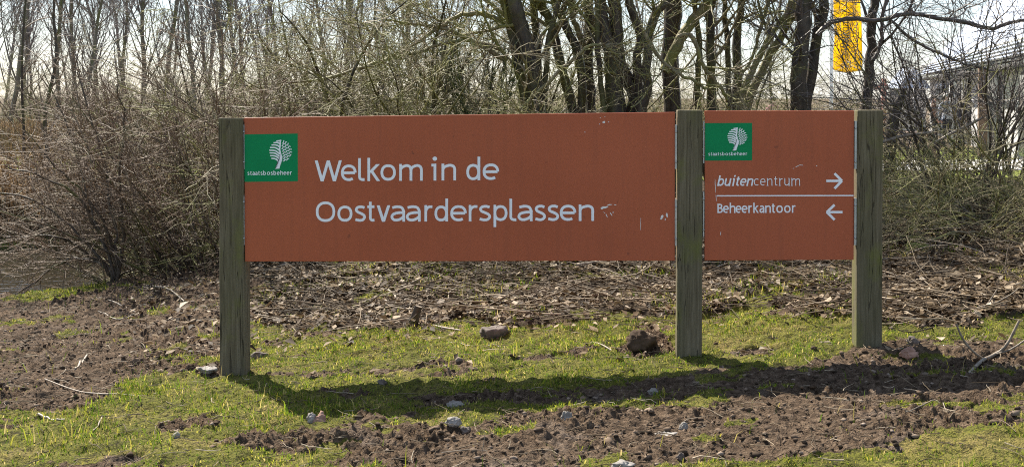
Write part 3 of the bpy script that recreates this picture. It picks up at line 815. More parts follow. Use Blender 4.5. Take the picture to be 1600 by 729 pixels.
traced_tree('thickest bare tree clump with a forked red-brown stem above the middle of the board', 985, 13.5, [
    [(962, 176, 36), (957, 109, 24), (947, 53, 20), (936, 0, 18)], [(990, 176, 26), (993, 145, 24), (970, 105, 22), (962, 49, 21), (959, 0, 20)],
    [(998, 174, 18), (995, 99, 14), (1000, 53, 13), (983, 0, 13)], [(1002, 174, 18), (1012, 132, 15), (1011, 66, 14), (1024, 20, 14), (1043, -4, 13)], [(944, 176, 9), (937, 110, 8), (933, 40, 8), (936, 0, 7)]], 3,
    [[(1003, 43, 6, -0.6), (1026, 86, 6), (1059, 115, 5), (1086, 128, 5), (1102, 140, 4)]], 'bark_brown', twigs=1.0)
traced_tree('single stout bare trunk with one upswept limb left of the middle post', 1048, 14.0, [
    [(1051, 176, 28), (1046, 109, 27), (1049, 59, 26), (1051, 0, 26)]], 4,
    [[(1037, 112, 17), (1069, 49, 16), (1096, 16, 15), (1108, -6, 14), (1125, -60, 12)], [(1059, 57, 6, -0.8), (1082, 59, 7), (1099, 102, 6), (1120, 130, 6), (1138, 158, 5)]], 'bark_brown', twigs=1.5)
traced_tree('bare tree of four upright stems behind the green logo of the small board', 1132, 14.4, [
    [(1112, 176, 15), (1110, 99, 14), (1110, 49, 13), (1112, 0, 13)], [(1089, 176, 9), (1092, 100, 9), (1092, 60, 9), (1085, 0, 8)],
    [(1149, 176, 15), (1151, 110, 14), (1151, 55, 13), (1160, 0, 12)], [(1138, 176, 9), (1137, 96, 9), (1133, 27, 8), (1131, 0, 8)]], 5, [], 'bark_mossy', twigs=0.9)
traced_tree('bare tree of two moss-green stems leaning right behind the small board', 1168, 14.0, [
    [(1164, 174, 15), (1188, 118, 13), (1204, 82, 13), (1223, 55, 12), (1235, 22, 12), (1243, 0, 11)], [(1160, 150, 11), (1182, 99, 10), (1201, 63, 10), (1218, 36, 9), (1234, 10, 9)]], 6,
    [[(1150, 130, 5), (1175, 90, 5), (1190, 40, 6), (1203, -5, 6)]], 'twig_green', twigs=1.0)
traced_tree('dark forked bare tree left of the yellow flag with a long limb reaching right', 1254, 13.8, [
    [(1249, 176, 27), (1249, 110, 25), (1254, 55, 24), (1258, 0, 24)], [(1259, 176, 17), (1270, 110, 16), (1278, 49, 16), (1287, 0, 15)]], 7,
    [[(1276, 55, 9), (1300, 36, 8), (1327, 29, 7), (1371, 32, 7), (1410, 23, 7), (1454, 26, 7), (1506, 34, 7), (1549, 46, 7), (1574, 37, 6), (1620, 30, 5)],
     [(1390, 30, 5), (1430, 65, 5), (1470, 85, 4), (1510, 100, 4), (1560, 112, 3)]], 'bark_brown', 'twig_dark', twigs=1.0)
traced_tree('dark bare trunk right of the yellow flag, above the right post', 1356, 14.2, [
    [(1352, 176, 16), (1359, 118, 16), (1362, 69, 15), (1362, 27, 14), (1368, 0, 14)]], 8,
    [[(1364, 95, 7), (1376, 70, 6), (1378, 30, 6), (1388, -10, 5)]], 'bark_brown', 'twig_dark', twigs=1.3)

# ================================================================== SHRUBS AND FAR TREES: a few kinds, then copies
def shrub_proto(name, label, cat, group, seed, nst, base_r, L, lean, up, l1, l2, l3, mat, twig, rad, wander=0.12, trop=(0, 0, -0.02), ang1=(20, 50), t0=0.15, sides=6, len_k=1.0):
    rng = np.random.RandomState(seed)
    t = thing(name, label, cat, (0, 0, 0), 0, group)
    K = nst; n = 12
    az = rng.uniform(0, 2 * np.pi, K); rr = base_r * np.sqrt(rng.uniform(0, 1, K))
    p = np.stack([rr * np.cos(az), rr * np.sin(az), np.full(K, -0.08)], 1)
    d = norm(np.stack([np.cos(az) * (1 - up), np.sin(az) * (1 - up), np.full(K, up)], 1) + np.asarray(lean) + 0.15 * rng.normal(size=(K, 3)))
    ln = rng.uniform(L[0], L[1], K)[:, None]; Pp = np.empty((K, n, 3)); Pp[:, 0] = p
    for k in range(1, n):
        d = norm(d + wander * rng.normal(size=(K, 3)) + np.asarray(trop)); p = p + d * ln / (n - 1); Pp[:, k] = p
    Rp = rng.uniform(rad[0], rad[1], K)[:, None] * (1 - 0.82 * np.linspace(0, 1, n)[None])
    for k in range(K):
        tube_obj('stem', [(Pp[k:k + 1], Rp[k:k + 1], sides)], mat, t, None, 0.05, rng)
    a = spawn(Pp, Rp, l1, (0.6 * len_k, 1.5 * len_k), ang1, 8, rng, wander * 1.1, trop, t0, 1, 0.65, 0.0042, 0.02)
    b2 = spawn(*a, l2, (0.25 * len_k, 0.8 * len_k), (25, 70), 5, rng, wander * 1.5, trop, 0.1, 1, 0.65, 0.003)
    c3 = spawn(*b2, l3, (0.1 * len_k, 0.35 * len_k), (25, 80), 4, rng, 0.2, trop, 0.1, 1, 0.7, 0.0018)
    kind(tube_obj('twigs', [(*a, 4), (*b2, 3), (*c3, 3)], twig, t), 'stuff')
    return t

def place(proto, used, px, Y, rotz, scale, label=None, group=None, dz=0.0):
    x = (px - CX) / F_PX * Y; z = gz(x, Y) + dz
    if not used.get(proto.name):
        used[proto.name] = 1; o = proto; o.location = (x, Y, z); o.rotation_euler = (0, 0, rotz); o.scale = (scale,) * 3
        if label: o['label'] = label
        if group: o['group'] = group
        return o
    return dup(proto, (x, Y, z), rotz, scale, label, group)
used = {}
rg = random.Random(21)

# willow bushes on the pond bank at the left
wil1 = shrub_proto('willow_bush', 'willow bush', 'bush', 'willow bushes on the pond bank', 31, 14, 0.25, (2.2, 3.2), (-0.30, 0.0, 0), 0.85, 7, 5, 2, 'bark_brown', 'twig_tan', (0.009, 0.02), 0.09, (-0.03, 0, -0.01), (15, 45), 0.36)
wil2 = shrub_proto('willow_bush', 'willow bush', 'bush', 'willow bushes on the pond bank', 32, 26, 0.45, (2.0, 3.1), (-0.25, 0.0, 0), 0.75, 7, 5, 2, 'bark_brown', 'twig_tan', (0.007, 0.016), 0.09, (-0.02, 0, -0.015), (15, 50), 0.3)
for k, (pr, px, Y, rz, sc, lb) in enumerate([
    (wil2, 330, 12.7, 0.1, 0.95, 'dense bare willow bush close behind the left post'),
    (wil2, 300, 13.3, 0.5, 0.85, 'bare willow bush between the pond bush and the one behind the left post'),
    (wil1, 372, 13.2, -0.3, 1.0, 'bare willow bush with stems fanning left behind the logo end of the large board'),
    (wil2, 395, 13.6, 2.2, 1.0, 'bare willow bush rising over the upper left corner of the large board'),
    (wil2, 250, 19.6, 1.2, 0.8, 'bare willow bush on the far bank behind the leaning pond bush'),
    ]):
    place(pr, used, px, Y, rz, sc, lb)

haw1 = shrub_proto('hawthorn_bush', 'hawthorn bush', 'bush', 'bare hawthorn bushes behind the sign', 41, 6, 0.25, (2.4, 3.4), (0, 0, 0), 0.62, 11, 6, 3, 'bark_mossy', 'twig_green', (0.016, 0.035), 0.16, (0, 0, -0.02), (35, 80), 0.2)
haw2 = shrub_proto('hawthorn_bush', 'hawthorn bush', 'bush', 'bare hawthorn bushes behind the sign', 42, 8, 0.3, (2.2, 3.3), (-0.2, 0, 0), 0.5, 9, 6, 3, 'bark_mossy', 'twig_green', (0.014, 0.03), 0.18, (-0.02, 0, 0.0), (30, 75), 0.2)
hl = [(haw1, 450, 13.7, 2.1, 1.1, 'bare hawthorn bush just behind the board above the letter W'),
      (haw2, 585, 13.5, 5.0, 1.05, 'bare hawthorn bush just behind the board above the letters om'),
      (haw1, 665, 14.9, 3.1, 1.2, 'bare hawthorn bush behind the low forked mossy one'),
      (haw2, 500, 13.9, 3.6, 1.15, 'tall bare hawthorn bush close behind the board above the letters elk'),
      (haw1, 610, 14.6, 1.1, 1.2, 'tall bare hawthorn bush close behind the board left of the words in de'),
      (haw1, 410, 15.0, 5.0, 1.15, 'tall bare hawthorn bush behind the green logo of the large board'),
      (haw2, 740, 14.4, 2.6, 1.1, 'tall bare hawthorn bush behind the words in de and the green shrub'),
      (haw1, 470, 14.2, 0.4, 1.0, 'bare hawthorn bush with tangled twigs above the start of the word Welkom'),
      (haw2, 560, 14.8, 1.9, 1.0, 'bare hawthorn bush with tangled twigs above the middle of the word Welkom'),
      (haw2, 640, 13.8, 0.2, 0.95, 'bare hawthorn bush spreading left above the words in de'),
      (haw1, 704, 13.4, 2.7, 0.85, 'low forked mossy hawthorn bush left of the green shrub'),
      (haw1, 770, 17.6, 4.0, 1.0, 'bare hawthorn bush behind the leftmost leaning stems'),
      (haw2, 420, 16.0, 3.3, 1.1, 'taller bare hawthorn bush set back behind the logo end of the board'),
      (haw1, 520, 17.0, 5.2, 1.15, 'bare hawthorn bush set far back behind the first board word'),
      (haw2, 690, 17.5, 4.6, 1.15, 'bare hawthorn bush set far back behind the green shrub'),
      (haw2, 890, 20.0, 0.9, 1.0, 'bare hawthorn bush behind the three slim stems'),
      (haw1, 1020, 20.6, 2.0, 1.0, 'bare hawthorn bush behind the thickest tree clump'),
      (haw2, 1130, 20.2, 3.9, 1.0, 'bare hawthorn bush behind the four upright stems'),
      (haw1, 1215, 21.0, 5.5, 0.9, 'bare hawthorn bush behind the two moss-green stems')]
for pr, px, Y, rz, sc, lb in hl: place(pr, used, px, Y, rz, sc, lb)

# thicket right of the right post
bra1 = shrub_proto('thicket_bush', 'thicket bush', 'bush', 'twiggy bushes of the thicket at the right', 51, 18, 0.5, (1.5, 2.6), (0, 0, 0), 0.45, 7, 5, 2, 'twig_green', 'twig_green', (0.008, 0.016), 0.14, (0, 0, -0.06), (20, 60), 0.1)
bra2 = shrub_proto('thicket_bush', 'thicket bush', 'bush', 'twiggy bushes of the thicket at the right', 52, 14, 0.4, (1.8, 3.0), (0.1, 0, 0), 0.75, 4, 4, 2, 'bark_brown', 'twig_dark', (0.009, 0.016), 0.12, (0, 0, -0.02), (20, 60), 0.15)
for pr, px, Y, rz, sc, lb in [
    (bra1, 1430, 12.4, 0.3, 0.68, 'low twiggy bush right beside the right post'),
    (bra2, 1460, 14.6, 1.4, 1.0, 'tall thin-stemmed bush in front of the picnic table'),
    (bra1, 1530, 12.2, 2.1, 0.8, 'arching twiggy bush in front of the two standing people'),
    (bra1, 1575, 11.4, 3.7, 0.95, 'arching twiggy bush at the right edge nearest the branch on the mud'),
    (bra2, 1545, 14.4, 4.4, 1.05, 'tall thin-stemmed bush in front of the building windows'),
    (bra2, 1610, 13.6, 5.3, 1.1, 'tall thin-stemmed bush at the right edge of the view'),
    (bra1, 1390, 13.8, 5.9, 0.62, 'low twiggy bush behind the right post'),
    (bra1, 1475, 13.4, 1.7, 0.55, 'twiggy arching bush below the dark-clothed person'),
    (bra2, 1500, 13.0, 2.9, 0.95, 'thin-stemmed bush between the picnic table and the building windows'),
    (bra1, 1412, 11.4, 2.6, 0.5, 'knee-high twiggy bush at the right post nearest the viewer'),
    (bra1, 1500, 11.2, 4.0, 0.55, 'knee-high twiggy bush on the litter right of the mossy patch'),
    (bra1, 1660, 12.6, 0.9, 0.8, 'arching twiggy bush just past the right edge')]:
    place(pr, used, px, Y, rz, sc, lb)

# far rows: slim alders and brush
def far_proto(seed, H, label, group):
    rng = np.random.RandomState(seed); t = thing('bare_tree', label, 'tree', (0, 0, 0), 0, group)
    n = 14; p = np.array([[0, 0, -0.1]]); d = np.array([[0.05, 0, 1.0]]); Pp = np.empty((1, n, 3)); Pp[:, 0] = p
    for k in range(1, n):
        d = norm(d + 0.10 * rng.normal(size=(1, 3)) + np.array([[0, 0, 0.09]])); p = p + d * H / (n - 1); Pp[:, k] = p
    Rp = 0.082 * (1 - 0.9 * np.linspace(0, 1, n))[None]
    tube_obj('trunk', [(Pp, Rp, 7)], 'bark_grey', t)
    a = spawn(Pp, Rp, 24, (1.8, 4.2), (18, 48), 8, rng, 0.09, (0, 0, 0.09), 0.13, 0.98, 0.5, 0.012, 0.05, 0.65)
    b2 = spawn(*a, 7, (0.7, 1.9), (20, 55), 5, rng, 0.14, (0, 0, 0.08), 0.15, 1, 0.6, 0.008)
    c3 = spawn(*b2, 5, (0.3, 0.9), (20, 60), 4, rng, 0.16, (0, 0, 0.05), 0.15, 1, 0.7, 0.005)
    kind(tube_obj('branches', [(*a, 4)], 'twig_far', t), 'stuff')
    kind(tube_obj('twigs', [(*b2, 3), (*c3, 3)], 'twig_far', t), 'stuff')
    return t
fl = 'slim grey bare tree in the row beyond the pond'; fg = 'slim bare trees beyond the pond'
far1 = far_proto(61, 11.5, fl, fg); far2 = far_proto(62, 13, fl, fg)
xs_far = [-18, 12, 42, 87, 112, 124, 150, 185, 222, 246, 297, 318, 342, 385, 432, 520, 548, 640]
ORD = ['first', 'second', 'third', 'fourth', 'fifth', 'sixth', 'seventh', 'eighth', 'ninth', 'tenth', 'eleventh', 'twelfth', 'thirteenth', 'fourteenth', 'fifteenth', 'sixteenth', 'seventeenth', 'eighteenth']
for i, px in enumerate(xs_far):
    place((far1, far2)[i % 2], used, px, rg.uniform(33, 52), rg.uniform(0, 6.28), rg.uniform(0.8, 1.15), fl + ', %s from the left edge' % ORD[i], fg)
fl2 = 'slim bare tree far behind the thicket'; fg2 = 'slim bare trees behind the thicket'
for i in range(11):
    px = 420 + i * 84 + rg.uniform(-30, 30)
    if 1265 < px: continue
    place((far1, far2)[i % 2], used, px, rg.uniform(46, 75), rg.uniform(0, 6.28), rg.uniform(0.75, 1.05), fl2 + ', %s of the farthest row from the left' % ORD[i], fg2)
fl3 = 'hazy bare tree of the far wood beyond the pond meadow'; fg3 = 'bare trees of the far wood'
for i in range(17):
    px = -60 + i * 54 + rg.uniform(-12, 12)
    place((far1, far2)[i % 2], used, px, rg.uniform(58, 95), rg.uniform(0, 6.28), rg.uniform(0.9, 1.25), fl3, fg3)
fl4 = 'broad brown brush bush in front of the far wood'; fg4 = 'brush in front of the far wood'
for i in range(17):
    px = -50 + i * 31 + rg.uniform(-10, 10)
    place((haw1, haw2)[i % 2], used, px, rg.uniform(42, 56), rg.uniform(0, 6.28), rg.uniform(0.9, 1.25), fl4, fg4)
fb = 'grey brush bush at the foot of the far tree row'; fbg = 'brush at the foot of the far trees'
for i in range(34):
    px = -60 + i * 41 + rg.uniform(-15, 15); Y = rg.uniform(25, 36) if px > 330 else rg.uniform(38, 48)
    if px > 1270: Y = rg.uniform(62, 70)
    if px > 1400: continue
    place((haw1, haw2)[i % 2], used, px, Y, rg.uniform(0, 6.28), rg.uniform(0.65, 0.95), fb, fbg)

# the bush that leans over the pond, stems traced one by one
rng = np.random.RandomState(33); Yw = 12.0; bx = (180 - CX) / F_PX * Yw; org = (bx, Yw, gz(bx, Yw) - 0.05)
t = thing('willow_bush', 'bare willow bush with dark stems leaning left over the pond edge', 'bush', org, 0, 'willow bushes on the pond bank')
aP, aR = [], []
for pts in ([(184, 417), (171, 368), (146, 318), (107, 278), (75, 246), (40, 200)], [(175, 417), (157, 360), (139, 318), (128, 270), (100, 190), (62, 100)], [(168, 419), (135, 396), (107, 378), (64, 367), (10, 372)],
            [(170, 420), (140, 385), (95, 340), (40, 310), (-20, 300)], [(186, 415), (178, 350), (165, 280), (150, 200), (120, 110)], [(182, 416), (150, 350), (112, 300), (60, 275), (5, 262)], [(188, 416), (192, 350), (186, 280), (196, 200), (180, 130)],
            [(172, 421), (130, 405), (95, 410), (60, 440), (36, 452)]):
    dy = rng.uniform(-0.5, 0.5); q = [[*org, 0.017]] + [list(P(x_, y_, Yw + dy * k / 4)) + [0.016 * (1 - 0.15 * k)] for k, (x_, y_) in enumerate(pts)]
    c = spline(q, 18); c[:, :3] += rng.normal(size=(18, 3)) * 0.012; tube_obj('stem', [(c[None, :, :3], c[None, :, 3], 7)], 'bark_brown', t, org, 0.06, rng)
    aP.append(c[None, :, :3]); aR.append(c[None, :, 3])
a = spawn(np.concatenate(aP), np.concatenate(aR), 8, (0.4, 1.1), (15, 50), 8, rng, 0.11, (-0.02, 0, 0.0), 0.3, 1, 0.6, 0.0035)
b2 = spawn(*a, 4, (0.2, 0.6), (20, 60), 5, rng, 0.14, (0, 0, 0), 0.15, 1, 0.65, 0.0025)
kind(tube_obj('twigs', [(*a, 4), (*b2, 3)], 'twig_tan', t, org), 'stuff')

# two slim trunks standing in the reeds across the pond
for lb, pts, Y, sd in (('thin straight bare tree in the reeds at the far left', [(36, 330, 5), (34, 296, 5.5), (37, 253, 5), (37, 200, 4.5), (34, 120, 4), (40, 0, 3.5)], 18.2, 71),
                       ('crooked mossy bare tree in the reeds beside the thin straight one', [(59, 325, 9), (61, 285, 9), (70, 257, 8), (74, 236, 7), (70, 180, 6), (88, 90, 5), (84, 0, 4)], 18.0, 72)):
    rng = np.random.RandomState(sd)
    q = [list(P(px, py, Y)) + [w / 2 * Y / F_PX] for px, py, w in pts]
    q.insert(0, [q[0][0], Y, gz(q[0][0], Y) - 0.1, q[0][3] * 1.2])
    q.append([q[-1][0] + 0.2, Y, q[-1][2] + 1.6, q[-1][3] * 0.5])
    org = q[0][:3]; t = thing('bare_tree', lb, 'tree', org, 0, 'bare trees in the reeds')
    c = spline(q, 26)
    tube_obj('trunk', [(c[None, :, :3], c[None, :, 3], 8)], 'bark_mossy' if sd == 72 else 'bark_brown', t, org, 0.05, rng)
    a = spawn(c[None, :, :3], c[None, :, 3], 22, (0.6, 1.6), (25, 65), 7, rng, 0.14, (0, 0, 0.05), 0.25, 1, 0.55, 0.004, 0.02)
    b2 = spawn(*a, 7, (0.25, 0.7), (25, 70), 5, rng, 0.16, (0, 0, 0.02), 0.1, 1, 0.6, 0.003)
    kind(tube_obj('twigs', [(*a, 4), (*b2, 3)], 'twig_tan', t, org), 'stuff')

# green broom shrub behind the sign
rng = np.random.RandomState(81); bx = (755 - CX) / F_PX * 13.5
t = thing('evergreen_shrub', 'small green evergreen shrub left of the leaning mossy tree', 'shrub', (bx, 13.5, gz(bx, 13.5)))
K = 14; az = rng.uniform(0, 6.28, K); Pp = np.empty((K, 8, 3)); p = np.zeros((K, 3)); d = norm(np.stack([np.cos(az) * 0.3, np.sin(az) * 0.3, np.ones(K)], 1)); Pp[:, 0] = p
for k in range(1, 8): d = norm(d + 0.1 * rng.normal(size=(K, 3))); p = p + d * 0.27; Pp[:, k] = p
Rp = np.full((K, 8), 0.007)
kind(tube_obj('stems', [(Pp, Rp, 4)], 'twig_green', t), 'stuff')
a = spawn(Pp, Rp, 70, (0.10, 0.24), (20, 60), 3, rng, 0.1, (0, 0, 0.1), 0.35, 1, 0.6, 0.002)
kind(tube_obj('needles', [(a[0], np.maximum(a[1], 0.003), 3)], 'green_needles', t), 'stuff')

# broken dark stem leaning beside the right post
bx = (1396 - CX) / F_PX * 13.6; org = (bx, 13.6, gz(bx, 13.6) - 0.05)
t = thing('dead_tree', 'broken dark dead stem leaning right just beside the top of the right post', 'dead tree', org)
rng = np.random.RandomState(91)
q = [[*org, 0.075]] + [list(P(px, py, 13.6)) + [w / 2 * 13.6 / F_PX] for px, py, w in ((1390, 250, 20), (1393, 205, 20), (1399, 175, 16), (1412, 142, 9))]
c = spline(q, 16); tube_obj('stem', [(c[None, :, :3], c[None, :, 3], 9)], 'bark_brown', t, org, 0.12, rng)
q = [list(P(px, py, 13.6)) + [w / 2 * 13.6 / F_PX] for px, py, w in ((1404, 160, 6), (1420, 170, 6), (1436, 178, 4))]
c = spline(q, 8); tube_obj('side_branch', [(c[None, :, :3], c[None, :, 3], 6)], 'bark_brown', t, org, 0.08, rng)

# pale bare limbs lying through the right thicket (each a dead branch)
for k, (lb, pts, Y) in enumerate((
    ('pale dead branch slanting up right of the right post', [(1378, 222, 5), (1410, 213, 5.5), (1440, 209, 5), (1455, 207, 5)], 12.6),
    ('pale dead branch rising right in front of the dark-clothed person', [(1462, 222, 4), (1490, 207, 5), (1520, 192, 4.5), (1535, 184, 3)], 12.9),
    ('long arched pale cane low in the thicket beside the right post', [(1376, 330, 3.5), (1410, 322, 4), (1440, 322, 4), (1470, 345, 4), (1500, 372, 4), (1540, 405, 4)], 11.8),
    ('long thin pale cane bending down at the right edge', [(1480, 300, 3), (1515, 335, 4), (1550, 365, 4), (1565, 395, 4), (1560, 420, 4)], 11.9))):
    q = [list(P(px, py, Y)) + [w / 2 * Y / F_PX] for px, py, w in pts]; c = spline(q, 16)
    tag(tube_obj('dead_branch', [(c[None, :, :3], c[None, :, 3], 7)], 'dead_wood', None, None, 0.06, np.random.RandomState(k)), lb, 'branch')

# ================================================================== STUFF ON THE GROUND
rng = np.random.RandomState(5)
def scatter(n, x0, x1, y0, y1, keep):
    """points spread evenly over the ground seen, thinned by keep(mud, litter, x, y)"""
    y = np.sqrt(rng.uniform(y0 ** 2, y1 ** 2, n)); x = rng.uniform(x0, x1, n) * y
    m, l = masks(x, y); pm = pond_mask(x, y)
    k = (rng.uniform(0, 1, n) < keep(m, l, x, y)) & (pm < 0.12)
    x, y, m, l = x[k], y[k], m[k], l[k]
    return x, y, base_h(x, y) + detail_h(x, y, m, l), m, l

# grass blades
def blades(name, n, y0, y1, keep, h, wd, mat, x0=-0.43, x1=0.43):
    x, y, z, m, l = scatter(n, x0, x1, y0, y1, keep); K = len(x)
    az = rng.uniform(0, 6.28, K); ht = rng.uniform(h[0], h[1], K) * (0.45 + 1.6 * np.clip(fbm(x * 5, y * 5, 3, 77) + 0.4, 0, 1)); w = rng.uniform(wd[0], wd[1], K)
    ben = rng.uniform(0.15, 1.0, K) * ht; ba = rng.uniform(0, 6.28, K)
    dx, dy = np.cos(az) * w / 2, np.sin(az) * w / 2; bx, by = np.cos(ba) * ben, np.sin(ba) * ben
    zz = z - 0.006
    V = np.stack([np.stack([x - dx, y - dy, zz], 1), np.stack([x + dx, y + dy, zz], 1),
                  np.stack([x - dx * 0.8 + bx * 0.35, y - dy * 0.8 + by * 0.35, zz + ht * 0.62], 1), np.stack([x + dx * 0.8 + bx * 0.35, y + dy * 0.8 + by * 0.35, zz + ht * 0.62], 1),
                  np.stack([x + bx, y + by, zz + ht * (1 - 0.25 * ben / ht)], 1)], 1)
    b = np.arange(K)[:, None] * 5
    return kind(mesh_np(name, V, b + np.array([0, 1, 3, 2]), b + np.array([2, 3, 4]), mat), 'stuff')
def lawn(m, l, x, y):
    dens = np.clip(0.62 + 2.6 * fbm(x * 3.2, y * 3.2, 4, 90), 0.12, 1)
    g = np.clip(1 - m * 1.05 - l * 1.0, 0, 1)
    spot = (fbm(x * 2.4, y * 2.4, 3, 95) > 0.13) * 0.25
    return g * dens + (m * 0.22 + l * (0.8 + 1.6 * (x > 1.9))) * spot
tg = blades('grass', 420000, 4.5, 12.6, lawn, (0.006, 0.030), (0.003, 0.0055), 'grass_blades')
tag(tg, 'short yellow-green grass around the posts and along the front edge', 'grass')
tt = blades('long_grass', 45000, 4.6, 12.5, lambda m, l, x, y: (0.8 * l + 0.3 * (1 - m) + 0.06 * m) * (fbm(x * 1.9, y * 1.9, 3, 99) > 0.07), (0.03, 0.085), (0.003, 0.006), 'grass_blades')
tag(tt, 'longer grass tufts between the leaf litter and the turf', 'grass')

# leaf litter
x, y, z, m, l = scatter(110000, -0.30, 0.46, 7.0, 14.5, lambda m, l, x, y: l * np.clip(0.7 + 2.0 * fbm(x * 2.2, y * 2.2, 3, 130), 0.15, 1) + 0.05 * (y > 8) + 0.05 * m)
K = len(x); L = rng.uniform(0.022, 0.06, K) + 0.05 * rng.uniform(0, 1, K) ** 6; W = L * rng.uniform(0.4, 0.75, K); az = rng.uniform(0, 6.28, K)
ca, sa = np.cos(az), np.sin(az); til = rng.normal(size=(K, 2)) * 0.45; fold = rng.uniform(0.0, 0.45, K) * W; zz = z + rng.uniform(0.004, 0.03, K)
def lp(u, v, h_): return np.stack([x + ca * u * L - sa * v * W, y + sa * u * L + ca * v * W, zz + til[:, 0] * u * L * 0.7 + til[:, 1] * v * W * 0.7 + h_], 1)
V = np.stack([lp(-0.5, 0, 0), lp(-0.1, 0.5, fold), lp(0.5, 0, fold * 0.6), lp(-0.1, -0.5, fold)], 1)
b = np.arange(K)[:, None] * 4
kind(tag(mesh_np('leaf_litter', V, None, np.concatenate([b + np.array([0, 2, 1]), b + np.array([0, 3, 2])]), 'leaves', smooth=False), 'brown and grey fallen leaves under and behind the sign', 'leaves'), 'stuff')

# fallen twigs
def twiglets(name, label, n, y0, y1, keep, Lr, rr, mat, lift=0.03, x0=-0.42):
    x, y, z, m, l = scatter(n, x0, 0.46, y0, y1, keep); K = len(x)
    az = rng.uniform(0, 6.28, K); d = np.stack([np.cos(az), np.sin(az), rng.normal(size=K) * 0.12], 1); p = np.stack([x, y, z + rng.uniform(0.004, lift, K)], 1)
    ln = rng.uniform(Lr[0], Lr[1], K)[:, None]; Pp = np.empty((K, 5, 3)); Pp[:, 0] = p
    for k in range(1, 5):
        d = norm(d + 0.22 * rng.normal(size=(K, 3)) * np.array([1, 1, 0.5])); p = p + d * ln / 4
        p[:, 2] = np.maximum(p[:, 2], base_h(p[:, 0], p[:, 1]) + 0.006); Pp[:, k] = p
    Rp = rng.uniform(rr[0], rr[1], K)[:, None] * np.linspace(1, 0.5, 5)[None]
    return kind(tag(tube_obj(name, [(Pp, Rp, 4)], mat), label, 'twigs'), 'stuff')
twiglets('fallen_twigs', 'tangle of fallen twigs lying on the leaf litter', 9500, 7.2, 14.0, lambda m, l, x, y: l * 0.7, (0.12, 0.7), (0.002, 0.006), 'ground_twigs', 0.06, -0.3)
twiglets('mud_straws', 'small straws and roots lying on the mud and turf', 9000, 4.8, 11.5, lambda m, l, x, y: 0.5 * m + 0.2 * (1 - m), (0.03, 0.16), (0.0012, 0.003), 'ground_twigs', 0.02)

# mud clods
t_ = (1 + 5 ** 0.5) / 2
ico = norm(np.array([(-1, t_, 0), (1, t_, 0), (-1, -t_, 0), (1, -t_, 0), (0, -1, t_), (0, 1, t_), (0, -1, -t_), (0, 1, -t_), (t_, 0, -1), (t_, 0, 1), (-t_, 0, -1), (-t_, 0, 1)], float))
icf = np.array([(0, 11, 5), (0, 5, 1), (0, 1, 7), (0, 7, 10), (0, 10, 11), (1, 5, 9), (5, 11, 4), (11, 10, 2), (10, 7, 6), (7, 1, 8), (3, 9, 4), (3, 4, 2), (3, 2, 6), (3, 6, 8), (3, 8, 9), (4, 9, 5), (2, 4, 11), (6, 2, 10), (8, 6, 7), (9, 8, 1)])
x, y, z, m, l = scatter(105000, -0.43, 0.43, 4.7, 12.5, lambda m, l, x, y: m * 0.6 + 0.012 + 0.03 * l)
K = len(x); r = 0.0035 + 0.012 * rng.uniform(0, 1, K) ** 5 + 0.02 * rng.uniform(0, 1, K) ** 60
V = ico[None] * r[:, None, None] * rng.uniform(0.45, 1.4, (K, 12, 1)) * np.stack([rng.uniform(0.8, 1.5, K), rng.uniform(0.8, 1.4, K), rng.uniform(0.5, 0.9, K)], 1)[:, None]
V += np.stack([x, y, z + r * 0.05], 1)[:, None]
kind(tag(mesh_np('mud_clods', V, None, (np.arange(K)[:, None, None] * 12 + icf[None]).reshape(-1, 3), 'clods', smooth=False), 'crumbled clods of dark mud on the churned ground', 'mud'), 'stuff')

# reeds on the far bank and the belt beyond the meadow
def reeds(name, label, n, xa, xb, ya, yb, H, lean=0.12):
    x = rng.uniform(xa, xb, n); y = rng.uniform(ya, yb, n)
    ok = pond_mask(x, y) < 0.55; x, y = x[ok], y[ok]; K = len(x); z = base_h(x, y) - 0.05
    h = rng.uniform(H[0], H[1], K) * (0.75 + 0.5 * (fbm(x * 0.8, y * 0.8, 3, 66) + 0.5)); d0 = np.stack([rng.normal(size=K) * lean, rng.normal(size=K) * lean, np.ones(K)], 1)
    Pp = np.empty((K, 4, 3)); p = np.stack([x, y, z], 1); Pp[:, 0] = p; d = norm(d0)
    for k in range(1, 4): d = norm(d + rng.normal(size=(K, 3)) * 0.10); p = p + d * h[:, None] / 3; Pp[:, k] = p
    Rp = rng.uniform(0.003, 0.006, K)[:, None] * np.array([1, 0.9, 0.8, 1.6])[None]
    return kind(tag(tube_obj(name, [(Pp, Rp, 3)], 'reed_stalks'), label, 'reeds'), 'stuff')
reeds('reed_bed', 'tan reed bed along the far bank of the pond', 9000, -9.0, -1.5, 17.0, 18.6, (0.3, 0.65), 0.25)
reeds('reed_belt', 'pale brown reed belt beyond the green meadow', 9000, -26, -6, 33, 38, (0.75, 1.15), 0.08)

reeds('reed_belt', 'thin pale brown reed belt far behind the hawthorn bushes', 6000, -6, 9, 34, 39, (0.9, 1.4), 0.1)

reeds('reed_stand', 'golden dry reeds standing at the pond edge on the far left', 6000, -9.5, -4.6, 16.6, 18.4, (0.6, 1.05), 0.16)

# moss cushions in the thicket
def moss(px, py, w, lb, k):
    q = G(px, py); bm = bmesh.new(); bmesh.ops.create_icosphere(bm, subdivisions=4, radius=1)
    for v in bm.verts:
        v.co *= 1 + 0.35 * mnoise.noise(v.co * 1.7 + Vector((k * 5, 0, 0))) + 0.12 * mnoise.noise(v.co * 7)
        v.co = Vector((v.co.x * w, v.co.y * w * 0.8, v.co.z * w * 0.35))
    tag(bm_obj('moss_cushion', bm, 'moss', None, True, q), lb, 'moss')
moss(1437, 392, 0.13, 'yellow-green moss cushion on the litter right of the right post', 1)
moss(1574, 355, 0.10, 'yellow-green moss cushion at the foot of the right edge bush', 2)

